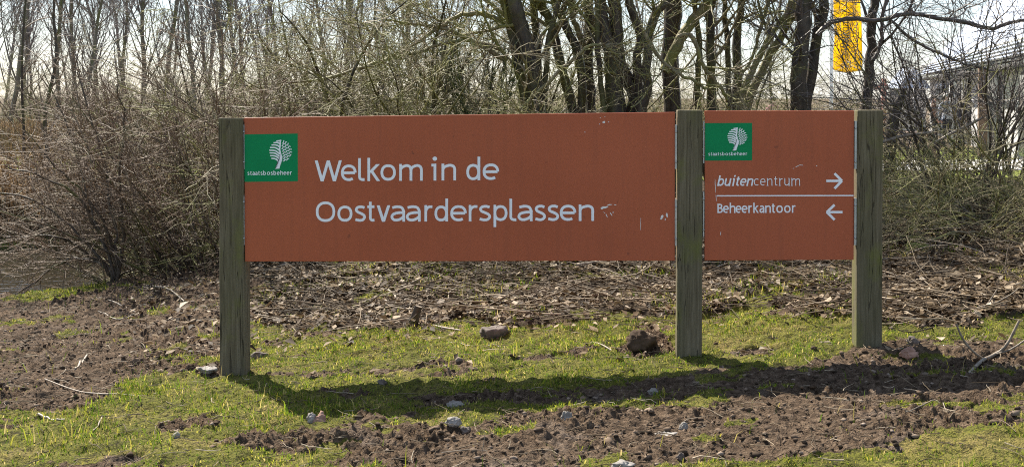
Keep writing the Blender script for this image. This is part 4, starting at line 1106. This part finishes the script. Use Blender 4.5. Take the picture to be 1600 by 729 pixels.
# ---- stones and sticks lying about
def rock(name, label, px, py, wpx, hpx, mat, k, cat='stone', jag=0.55, sink=0.5):
    q = G(px, py + hpx * 0.5); s = q.y / F_PX; w, h = wpx * s * 0.44, hpx * s * 0.46
    bm = bmesh.new(); bmesh.ops.create_icosphere(bm, subdivisions=4, radius=1); o3 = Vector((k * 3.7, k * 1.3, k))
    for v in bm.verts:
        v.co *= 1 + jag * mnoise.noise(v.co * 1.1 + o3) + jag * 0.45 * mnoise.noise(v.co * 3.1 + o3) + 0.16 * mnoise.noise(v.co * 8 + o3)
        v.co = Vector((v.co.x * w, v.co.y * w * 0.8, v.co.z * h * 1.15))
    q.z += h * (1 - sink)
    return tag(bm_obj(name, bm, mat, None, True, q), label, cat)
rock('boulder', 'dark grey-brown boulder at the edge of the leaf litter behind the turf', 772, 510, 46, 27, 'stone_brown', 1)
rock('stone', 'red and white stone in the shadow edge left of the middle', 501, 649, 26, 20, 'stone_red', 2)
rock('stone', 'dark flat stone beside the red and white stone', 486, 651, 16, 18, 'stone_grey', 3)
rock('stone', 'pale lumpy stone lying in the shadow of the large board', 712, 629, 28, 11, 'stone_pale', 4)
rock('stone', 'upright whitish stone on the edge of the mud strip', 886, 652, 21, 19, 'stone_pale', 5)
rock('stone', 'small whitish stone in the shade left of the middle post foot', 1020, 611, 16, 10, 'stone_pale', 6)
rock('mud_lump', 'small black mud lump on the sunny turf', 597, 597, 14, 11, 'stone_brown', 7, 'mud lump')
rock('stone', 'grey stone at the upper edge of the mud strip', 708, 663, 24, 14, 'stone_grey', 8)
rock('stone', 'dark grey stone touching the grey one on the mud strip', 728, 666, 17, 13, 'stone_brown', 9)
rock('mud_lump', 'large crumbly mud heap on the turf left of the middle post', 1003, 531, 48, 34, 'clods', 10, 'mud lump', 0.5)
rock('stone', 'reddish stone right of the foot of the right post', 1421, 549, 30, 18, 'stone_red', 11)
rock('stone', 'dark rounded stone behind the reddish stone', 1426, 528, 24, 16, 'stone_brown', 12)
rock('stone', 'pale angular stone on the mud right of the middle', 1068, 660, 15, 13, 'stone_pale', 13)
rock('stone', 'flat pale stone on the mud below the middle post', 1046, 669, 40, 9, 'stone_grey', 14)
rock('stone', 'low grey stone beside the foot of the left post', 325, 580, 30, 11, 'stone_grey', 15)
rock('stone', 'dark small stone on the turf at the lower left', 276, 683, 12, 11, 'stone_grey', 16)
rock('mud_lump', 'dark mud lump on the turf just right of the left post', 404, 553, 28, 16, 'stone_brown', 17, 'mud lump')
rock('stone', 'angular grey stone low on the mud near the bottom edge', 973, 724, 34, 14, 'stone_grey', 18)
rock('stone', 'pointed brown stone on the mud below the small board', 1064, 700, 14, 14, 'stone_brown', 19)

def stick(label, parts, mat='dead_wood', name='stick', lift=0.012, cat='stick'):
    """parts: polylines of (px, py, width px[, lift]); the first is the stick, others its side twigs"""
    t = None; first = True
    objs = []
    for k, pts in enumerate(parts):
        q = []; pts_base = G(*next((e for e in pts if len(e) == 3), parts[0][-1])[:2])
        for e in pts:
            g = G(e[0], e[1]); up = e[3] if len(e) > 3 else lift
            if len(e) > 3:      # raised point: keep it on its sight line
                g = P(e[0], e[1], pts_base.y); up = 0
            else: pts_base = g
            q.append([g.x, g.y, g.z + up * 0.6, e[2] * 0.37 * g.y / F_PX])
        c = spline(q, 12)
        c[:, 2] = np.maximum(c[:, 2], ground_z(c[:, 0], c[:, 1]) + 0.3 * c[:, 3]) if not any(len(e) > 3 for e in pts) else c[:, 2]
        if len(parts) == 1:
            return tag(tube_obj(name, [(c[None, :, :3], c[None, :, 3], 7)], mat, None, None, 0.07, np.random.RandomState(k)), label, cat)
        if t is None: org = tuple(c[0, :3]); t = thing(name, label, cat, org)
        tube_obj('main_stem' if k == 0 else 'side_twig', [(c[None, :, :3], c[None, :, 3], 7)], mat, t, org, 0.07, np.random.RandomState(k))
    return t
stick('short thick whitish stick on the mud at the left', [[(117, 579, 4), (126, 567, 5.5), (136, 556, 4)]], 'dead_wood_pale')
stick('long thin pale stick along the lower edge of the left mud', [[(70, 596, 2.4), (115, 612, 2.8), (150, 620, 3), (232, 621, 2.4)]], 'dead_wood_pale')
stick('forked pale branch on the upper mud left of the left post', [[(145, 464, 2.4), (181, 475, 3.4), (217, 489, 3.4)], [(153, 488, 2), (185, 497, 3.2), (217, 489, 3.2)]], 'dead_wood', 'fallen_branch', cat='branch')
stick('bent brown stick on the bank close to the left post', [[(229, 447, 3.4), (262, 456, 3.6), (288, 474, 3.4)]])
stick('flat pale strip of bark on the turf at the lower left', [[(60, 653, 5), (80, 658, 6), (102, 659, 4)]], 'dead_wood_pale')
stick('short stick poking out of the turf at the lower left', [[(145, 676, 3), (153, 664, 3), (160, 653, 2.6)]], 'dead_wood_pale')
stick('forked crooked branch at the right edge of the mud', [[(1593, 500, 5, 1), (1572, 540, 7, 1), (1552, 558, 8), (1535, 570, 8), (1512, 583, 6)], [(1494, 506, 4, 1), (1505, 530, 4.5, 1), (1523, 551, 5, 1), (1546, 560, 5)], [(1606, 528, 4, 1), (1580, 545, 4, 1), (1556, 558, 4)]], 'dead_wood', 'fallen_branch', cat='branch')
stick('long grey pole lying in the litter under the boards by the middle post', [[(900, 424, 5), (983, 413, 6), (1058, 411, 6), (1160, 410, 5), (1240, 411, 4)]], 'dead_wood', 'fallen_branch', 0.06, 'branch')
stick('curved pale root on the litter below the board words', [[(590, 452, 4), (608, 456, 5), (617, 466, 5), (619, 478, 4)]], 'dead_wood_pale')
stick('sinuous pale stick leading to the small stump', [[(598, 474, 4), (622, 481, 4.5), (636, 475, 4), (650, 484, 4), (662, 494, 3)]], 'dead_wood_pale')
stick('straight pale stick propped left of the small stump', [[(612, 511, 4), (630, 503, 5), (648, 493, 4)]], 'dead_wood_pale')
stick('pale stick lying right of the small stump at the turf edge', [[(664, 505, 4), (690, 513, 4.5), (720, 518, 3)]], 'dead_wood_pale')
stick('thin straight twig standing in the mud strip near the bottom', [[(753, 707, 1.6), (756, 690, 1.6, 1), (758, 674, 1.2, 1)]], 'dead_wood_pale')
stick('thin twig lying flat on the mud strip near the bottom', [[(690, 710, 1.5), (730, 708, 1.6), (762, 706, 1.4)]], 'dead_wood')
stick('slanting thin stick on the mud below the right post', [[(1400, 661, 2), (1440, 640, 3), (1462, 628, 3), (1478, 640, 2)]], 'dead_wood')
stick('bare brown twig bent over the litter at the right', [[(1530, 490, 3), (1545, 472, 3.4, 1), (1558, 452, 3, 1)]], 'dead_wood')
stick('pale short stick on the turf left of the mud heap', [[(925, 533, 3), (940, 540, 3.4), (956, 548, 3)]], 'dead_wood_pale')
stick('pale straw stick along the litter edge left of the boulder', [[(700, 533, 2), (740, 537, 2.4), (790, 540, 2)]], 'dead_wood_pale')
rock('tree_stump', 'small cut stump sticking out of the litter behind the turf', 650, 497, 13, 26, 'bark_brown_', 20, 'stump') if False else None
q0 = G(644, 511); s = q0.y / F_PX
t = thing('tree_stump', 'small leaning cut stump sticking out of the litter behind the turf', 'stump', q0)
pp = np.array([[0, 0, -0.05], [0.01, 0, 0.03], [0.03, 0, 0.08], [0.045, 0, 0.125]]); rr = np.array([9, 7.5, 6.5, 6.2]) * s
tube_obj('stem', [(pp[None], rr[None], 10)], 'bark_mossy', t, None, 0.08, np.random.RandomState(4))
bm = bmesh.new(); bmesh.ops.create_circle(bm, cap_ends=True, segments=12, radius=6.0 * s, matrix=Matrix.Translation((0.045, 0, 0.1245)) @ Matrix.Rotation(0.3, 4, 'Y')); bm_obj('cut_face', bm, 'dead_wood', t)

# ================================================================== FLAG, POLE, BUILDING, FURNITURE, PEOPLE
FY = 42.0
pb = P(1299, 160, FY); pole = thing('flagpole', 'white flagpole carrying the yellow flag behind the trees', 'flagpole', (pb.x, FY, gz(pb.x, FY)))
pp = np.array([[0, 0, -0.2], [0, 0, 3], [0, 0, 6], [0, 0, 8.2]], float); tube_obj('mast', [(pp[None], np.array([[0.065, 0.06, 0.05, 0.04]]), 12)], 'pole_white', pole)
box('crossarm', (0, -0.02, 7.35), (1.05, 0.02, 7.39), 'pole_white', pole, 0.005)
bm = bmesh.new(); bmesh.ops.create_uvsphere(bm, u_segments=12, v_segments=8, radius=0.07, matrix=Matrix.Translation((0, 0, 8.25))); bm_obj('finial', bm, 'pole_white', pole, True)

f0 = P(1304, 107, FY); f1 = P(1345, 105, FY)
flag = thing('flag', 'yellow banner flag with upright dark lettering hanging left of the dark trunk', 'flag', (f0.x, FY, f0.z))
W_, H_ = (f1.x - f0.x), 7.3 + gz(pb.x, FY) - f0.z
def flag_pt(u, v):
    """u across 0..1, v up 0..1 : cloth with hanging folds, pinched a little in its lower half"""
    y = 0.10 * math.sin(u * 5 + v * 3.0) * (1 - v * 0.6) + 0.05 * math.sin(u * 11 - v * 9) + 0.03 * math.sin(v * 21 + u * 4)
    x = u * W_ - 0.09 * (1 - v) ** 3 * (1 - u) + 0.03 * math.sin(v * 8)
    z = v * H_ - 0.10 * math.sin(u * math.pi) * (1 - v) - 0.06 * u * (1 - v)
    return Vector((x, y, z))
nu, nv = 18, 60
V = [flag_pt(i / nu, j / nv) for j in range(nv + 1) for i in range(nu + 1)]
Q = [(j * (nu + 1) + i, j * (nu + 1) + i + 1, (j + 1) * (nu + 1) + i + 1, (j + 1) * (nu + 1) + i) for j in range(nv) for i in range(nu)]
fo = mesh_np('cloth', [tuple(v) for v in V], Q, None, 'flag_cloth', flag)
md = fo.modifiers.new('thick', 'SOLIDIFY'); md.thickness = 0.006
cm = M['flag_cloth']; ntf = cm.node_tree; pb_ = ntf.nodes['Principled BSDF']; tr = ntf.nodes.new('ShaderNodeBsdfTranslucent'); mx = ntf.nodes.new('ShaderNodeMixShader'); mx.inputs[0].default_value = 0.65
ntf.links.new(pb_.inputs['Base Color'].links[0].from_socket, tr.inputs[0]); ntf.links.new(pb_.outputs[0], mx.inputs[1]); ntf.links.new(tr.outputs[0], mx.inputs[2]); ntf.links.new(mx.outputs[0], ntf.nodes['Material Output'].inputs[0])
def flag_word(text, u_base, v0, unit, w):
    """letters run upwards, their tops to the left"""
    Vv, Qq, Tt = [], [], []
    class FR(Ribbons): pass
    r2 = Ribbons(0.0); pos = 0
    for ch in text:
        g0, g1 = gbounds(ch, w)
        def fn(x, y, pos=pos, g0=g0): return (u_base * W_ - y * unit, v0 + (pos + x - g0) * unit)
        put(r2, ch, fn, 1, unit, w); pos += g1 - g0 + 0.9
    V2 = []
    for s_, y_, z_ in r2.V:
        q = flag_pt(min(1, max(0, s_ / W_)), min(1, max(0, z_ / H_))); V2.append((q.x, q.y - 0.012 + y_, q.z))
    mesh_np('lettering', V2, r2.Q or None, r2.T or None, 'flag_print', flag, smooth=False)
flag_word('Staatsbosbeheer', 0.84, 0.62, 0.033, 0.6)
flag_word('Welkom', 0.52, 0.66, 0.033, 0.8)

# building at the right: its long front runs back to the left
E0 = Vector((11.4, 27.5, 0)); E1 = Vector((18.4, 57.5, 0)); fd = (E1 - E0).normalized(); fn_ = Vector((fd.y, -fd.x, 0))     # fn_ points into the building
flen = (E1 - E0).length
bld = thing('building', 'low building with slatted eaves and a steep blue-grey roof at the right', 'building', E0, 0)
MB = Matrix(((fd.x, fn_.x, 0), (fd.y, fn_.y, 0), (0, 0, 1))).to_4x4()      # local x along the front, y into the house
def fpx(px):                      # where along the front a pixel column falls
    u = (px - CX) / F_PX; return (u * E0.y - E0.x) / (fd.x - u * fd.y)
def bbox(name, lo, hi, mat, parent=bld, bevel=0.0): return box(name, lo, hi, mat, parent, bevel, MB)
bbox('wall', (-4, 0.35, -0.2), (flen, 7.0, 2.35), 'wall_pale')
bm = bmesh.new()
tri = [(-4.3, -0.1, 2.62), (flen + 0.3, -0.1, 2.62), (flen + 0.3, 5.6, 8.9), (-4.3, 5.6, 8.9), (flen + 0.3, 9.0, 2.62), (-4.3, 9.0, 2.62)]
v = [bm.verts.new(MB @ Vector(p)) for p in tri]
for f in ((0, 1, 2, 3), (3, 2, 4, 5), (0, 3, 5), (1, 4, 2), (0, 5, 4, 1)): bm.faces.new([v[i] for i in f])
bm_obj('roof', bm, 'roof_metal', bld)
for k in range(9):                # standing seams of the roof
    pass
for k in range(7):
    z0 = 2.38 + k * 0.036 * 1.9; y0 = -0.25 - 0.06 * k
    bbox('slat', (-4.2, y0 - 0.05, z0), (flen + 0.2, y0, z0 + 0.035), 'slat_grey')
bbox('eaves_soffit', (-4.2, -0.18, 2.352), (flen, 0.34, 2.40), 'frame_dark')
for xa, xb, mt in ((1600, 1577, 'glass'), (1545, 1520, 'glass'), (1500, 1484, 'glass'), (1478, 1466, 'glass'), (1462, 1452, 'glass')):
    a, b_ = sorted((fpx(xa), fpx(xb)))
    fr = bbox('window', (a, 0.26, 0.05), (b_, 0.345, 2.25), 'frame_dark')
    n = max(1, int(round((b_ - a) / 1.1)))
    for k in range(n):
        c0 = a + (b_ - a) * k / n + 0.05; c1 = a + (b_ - a) * (k + 1) / n - 0.05
        bbox('pane', (c0, 0.235, 0.15), (c1, 0.258, 2.15), 'glass', fr)
for px in (1512, 1563, 1448):
    a = fpx(px); bbox('column', (a - 0.12, -0.55, -0.1), (a + 0.12, -0.33, 2.37), 'pole_white' if px != 1563 else 'table_wood')

# small slatted shed beyond the end of the front
sx = (1426 - CX) / F_PX * 60; shed = thing('shed', 'small grey slatted shed beyond the far end of the building', 'shed', (sx, 60, 0))
box('wall', (-0.6, 0, -0.1), (0.6, 1.6, 2.0), 'frame_dark', shed)
for k in range(12): box('slat', (-0.62, -0.03, 0.05 + k * 0.16), (0.62, -0.002, 0.16 + k * 0.16), 'slat_grey', shed)
bm = bmesh.new(); v = [bm.verts.new(p) for p in ((-0.8, -0.2, 2.02), (0.8, -0.2, 2.02), (0.8, 1.8, 2.02), (-0.8, 1.8, 2.02), (0.0, -0.2, 3.0), (0.0, 1.8, 3.0))]
for f in ((0, 1, 4), (3, 5, 2), (0, 4, 5, 3), (1, 2, 5, 4), (0, 3, 2, 1)): bm.faces.new([v[i] for i in f])
bm_obj('roof', bm, 'roof_metal', shed)

# picnic table on the lawn
px_, Yt = 1402, 31.0; tx = (px_ - CX) / F_PX * Yt
tab = thing('picnic_table', 'brown wooden picnic table on the lawn by the pale path', 'table', (tx, Yt, gz(tx, Yt)), 0.25)
for k in range(5): box('plank', (-0.9, -0.36 + k * 0.147, 0.72), (0.9, -0.36 + k * 0.147 + 0.135, 0.765), 'table_wood', tab, 0.006)
for s_ in (-1, 1):
    for k in range(2): box('bench_plank', (-0.9, s_ * 0.72 - 0.14 + k * 0.145, 0.42), (0.9, s_ * 0.72 - 0.14 + k * 0.145 + 0.135, 0.46), 'table_wood', tab, 0.006)
    box('crossbeam', (s_ * 0.62 - 0.04, -0.84, 0.36), (s_ * 0.62 + 0.04, 0.84, 0.417), 'table_wood', tab, 0.004)
    for q in (-1, 1):
        bm = bmesh.new(); add_box(bm, (-0.04, -0.05, 0), (0.04, 0.05, 0.80)); bmesh.ops.transform(bm, verts=bm.verts, matrix=Matrix.Translation((s_ * 0.62 + 0.083, q * 0.62, -0.03)) @ Matrix.Rotation(q * 0.45, 4, 'X'))
        bm_obj('leg', bm, 'table_wood', tab)

# small red-brown marker post with one arm
mx_, My = (1381 - CX) / F_PX * 38, 38
mk = thing('signpost', 'thin red-brown signpost with one short arm right of the right post', 'signpost', (mx_, My, 0))
box('post', (-0.06, -0.06, -0.1), (0.06, 0.06, 2.15), 'post_red', mk, 0.01); box('sign_arm', (-0.32, -0.085, 1.82), (0.10, -0.063, 1.98), 'post_red', mk, 0.004)

def person(label, px, Y, H, top, legs, hair, face, seed, group=None):
    """a standing figure: one skinned body, coloured by region; face is the way it looks (radians, 0 = toward the camera)"""
    rr = random.Random(seed); x = (px - CX) / F_PX * Y
    t = thing('person', label, 'person', (x, Y, gz(x, Y)), face)
    k = H / 1.75
    J = {'pel': (0, 0, .95, .135), 'wai': (0, .005, 1.10, .125), 'che': (0, .0, 1.30, .15), 'nek0': (0, .01, 1.45, .075), 'nek': (0, .0, 1.52, .055), 'hd': (0, -.015, 1.63, .092), 'top': (0, -.005, 1.70, .075)}
    E = [('pel', 'wai'), ('wai', 'che'), ('che', 'nek0'), ('nek0', 'nek'), ('nek', 'hd'), ('hd', 'top')]
    for s_, n_ in ((-1, 'l'), (1, 'r')):
        f = 0.05 * rr.uniform(-1, 1)
        J.update({'hip' + n_: (s_ * .095, 0, .88, .095), 'kn' + n_: (s_ * .10, -.03 + f, .50, .062), 'an' + n_: (s_ * .11, .0 + f, .09, .042), 'to' + n_: (s_ * .13, -.16 + f, .035, .036),
                  'sh' + n_: (s_ * .185, .01, 1.41, .062), 'el' + n_: (s_ * .25, .03, 1.13, .045), 'wr' + n_: (s_ * .23, -.10, .92, .032), 'pa' + n_: (s_ * .225, -.14, .85, .034)})
        E += [('pel', 'hip' + n_), ('hip' + n_, 'kn' + n_), ('kn' + n_, 'an' + n_), ('an' + n_, 'to' + n_), ('nek0', 'sh' + n_), ('sh' + n_, 'el' + n_), ('el' + n_, 'wr' + n_), ('wr' + n_, 'pa' + n_)]
        for q in range(5):          # fingers
            J['f%d' % q + n_] = (s_ * (.225 + .012 * (q - 2)), -.165 + (.0 if q else -.03), .79 + (.03 if q == 0 else 0.004 * abs(q - 2)), .009)
            E.append(('pa' + n_, 'f%d' % q + n_))
    names = list(J); me = bpy.data.meshes.new('body_frame'); me.from_pydata([tuple(c * k for c in J[n][:3]) for n in names], [(names.index(a), names.index(b_)) for a, b_ in E], [])
    o = bpy.data.objects.new('body_frame', me); link(o)
    o.modifiers.new('skin', 'SKIN'); sub = o.modifiers.new('sub', 'SUBSURF'); sub.levels = 1; sub.render_levels = 1
    for i, n in enumerate(names):
        sv = me.skin_vertices[0].data[i]; r_ = J[n][3] * k; sv.radius = (r_, r_ * (0.78 if n in ('pel', 'wai', 'che') else 1.0)); sv.use_root = (n == 'pel')
    dg = bpy.context.evaluated_depsgraph_get(); bme = bpy.data.meshes.new_from_object(o.evaluated_get(dg)); bpy.data.objects.remove(o)
    bme.name = 'body'; bme.materials.clear()
    for mt in (top, legs, 'skin', 'hair_dark'): bme.materials.append(M[mt])
    for p in bme.polygons:
        c = p.center / k; p.use_smooth = True
        p.material_index = 3 if c.z < 0.10 else 2 if (c.z > 1.49 or (c.z < 0.90 and abs(c.x) > 0.19)) else 0 if (c.z > 0.93 or abs(c.x) > 0.2) else 1
    bo = bpy.data.objects.new('body', bme); link(bo, t)
    bm = bmesh.new(); bmesh.ops.create_uvsphere(bm, u_segments=16, v_segments=10, radius=0.108 * k)
    bmesh.ops.delete(bm, geom=[v for v in bm.verts if v.co.z < -0.03 * k and v.co.y < 0.02 * k], context='VERTS')
    for v in bm.verts: v.co.y *= 1.08
    bm_obj('hair', bm, hair, t, True, (0, 0.012 * k, 1.655 * k))
    bm = bmesh.new(); bmesh.ops.create_cone(bm, segments=6, radius1=0.018 * k, radius2=0.004 * k, depth=0.04 * k, matrix=Matrix.Translation((0, -0.112 * k, 1.615 * k)) @ Matrix.Rotation(R(60), 4, 'X')); bm_obj('nose', bm, 'skin', t, True)
    for s_ in (-1, 1):
        bm = bmesh.new(); bmesh.ops.create_icosphere(bm, subdivisions=1, radius=0.011 * k, matrix=Matrix.Translation((s_ * 0.034 * k, -0.098 * k, 1.64 * k))); bm_obj('eye', bm, 'hair_dark', t, True)
    return t
person('person in a pale blue top facing this way among the twigs before the building', 1479, 40.5, 1.72, 'cloth_pale', 'cloth_navy', 'hair_grey', 0.1, 1)
person('person in a dark navy coat standing with back half turned beside the pale-topped one', 1497, 41.5, 1.74, 'cloth_navy', 'cloth_navy', 'hair_dark', 2.4, 2)
person('person in a brown jacket standing left of the pale-topped one', 1459, 42.0, 1.66, 'cloth_brown', 'cloth_jeans', 'hair_dark', 1.2, 3)
person('person in a pink top whose head shows just above the small board', 1208, 36.0, 1.62, 'cloth_pink', 'cloth_jeans', 'hair_dark', 0.4, 4)
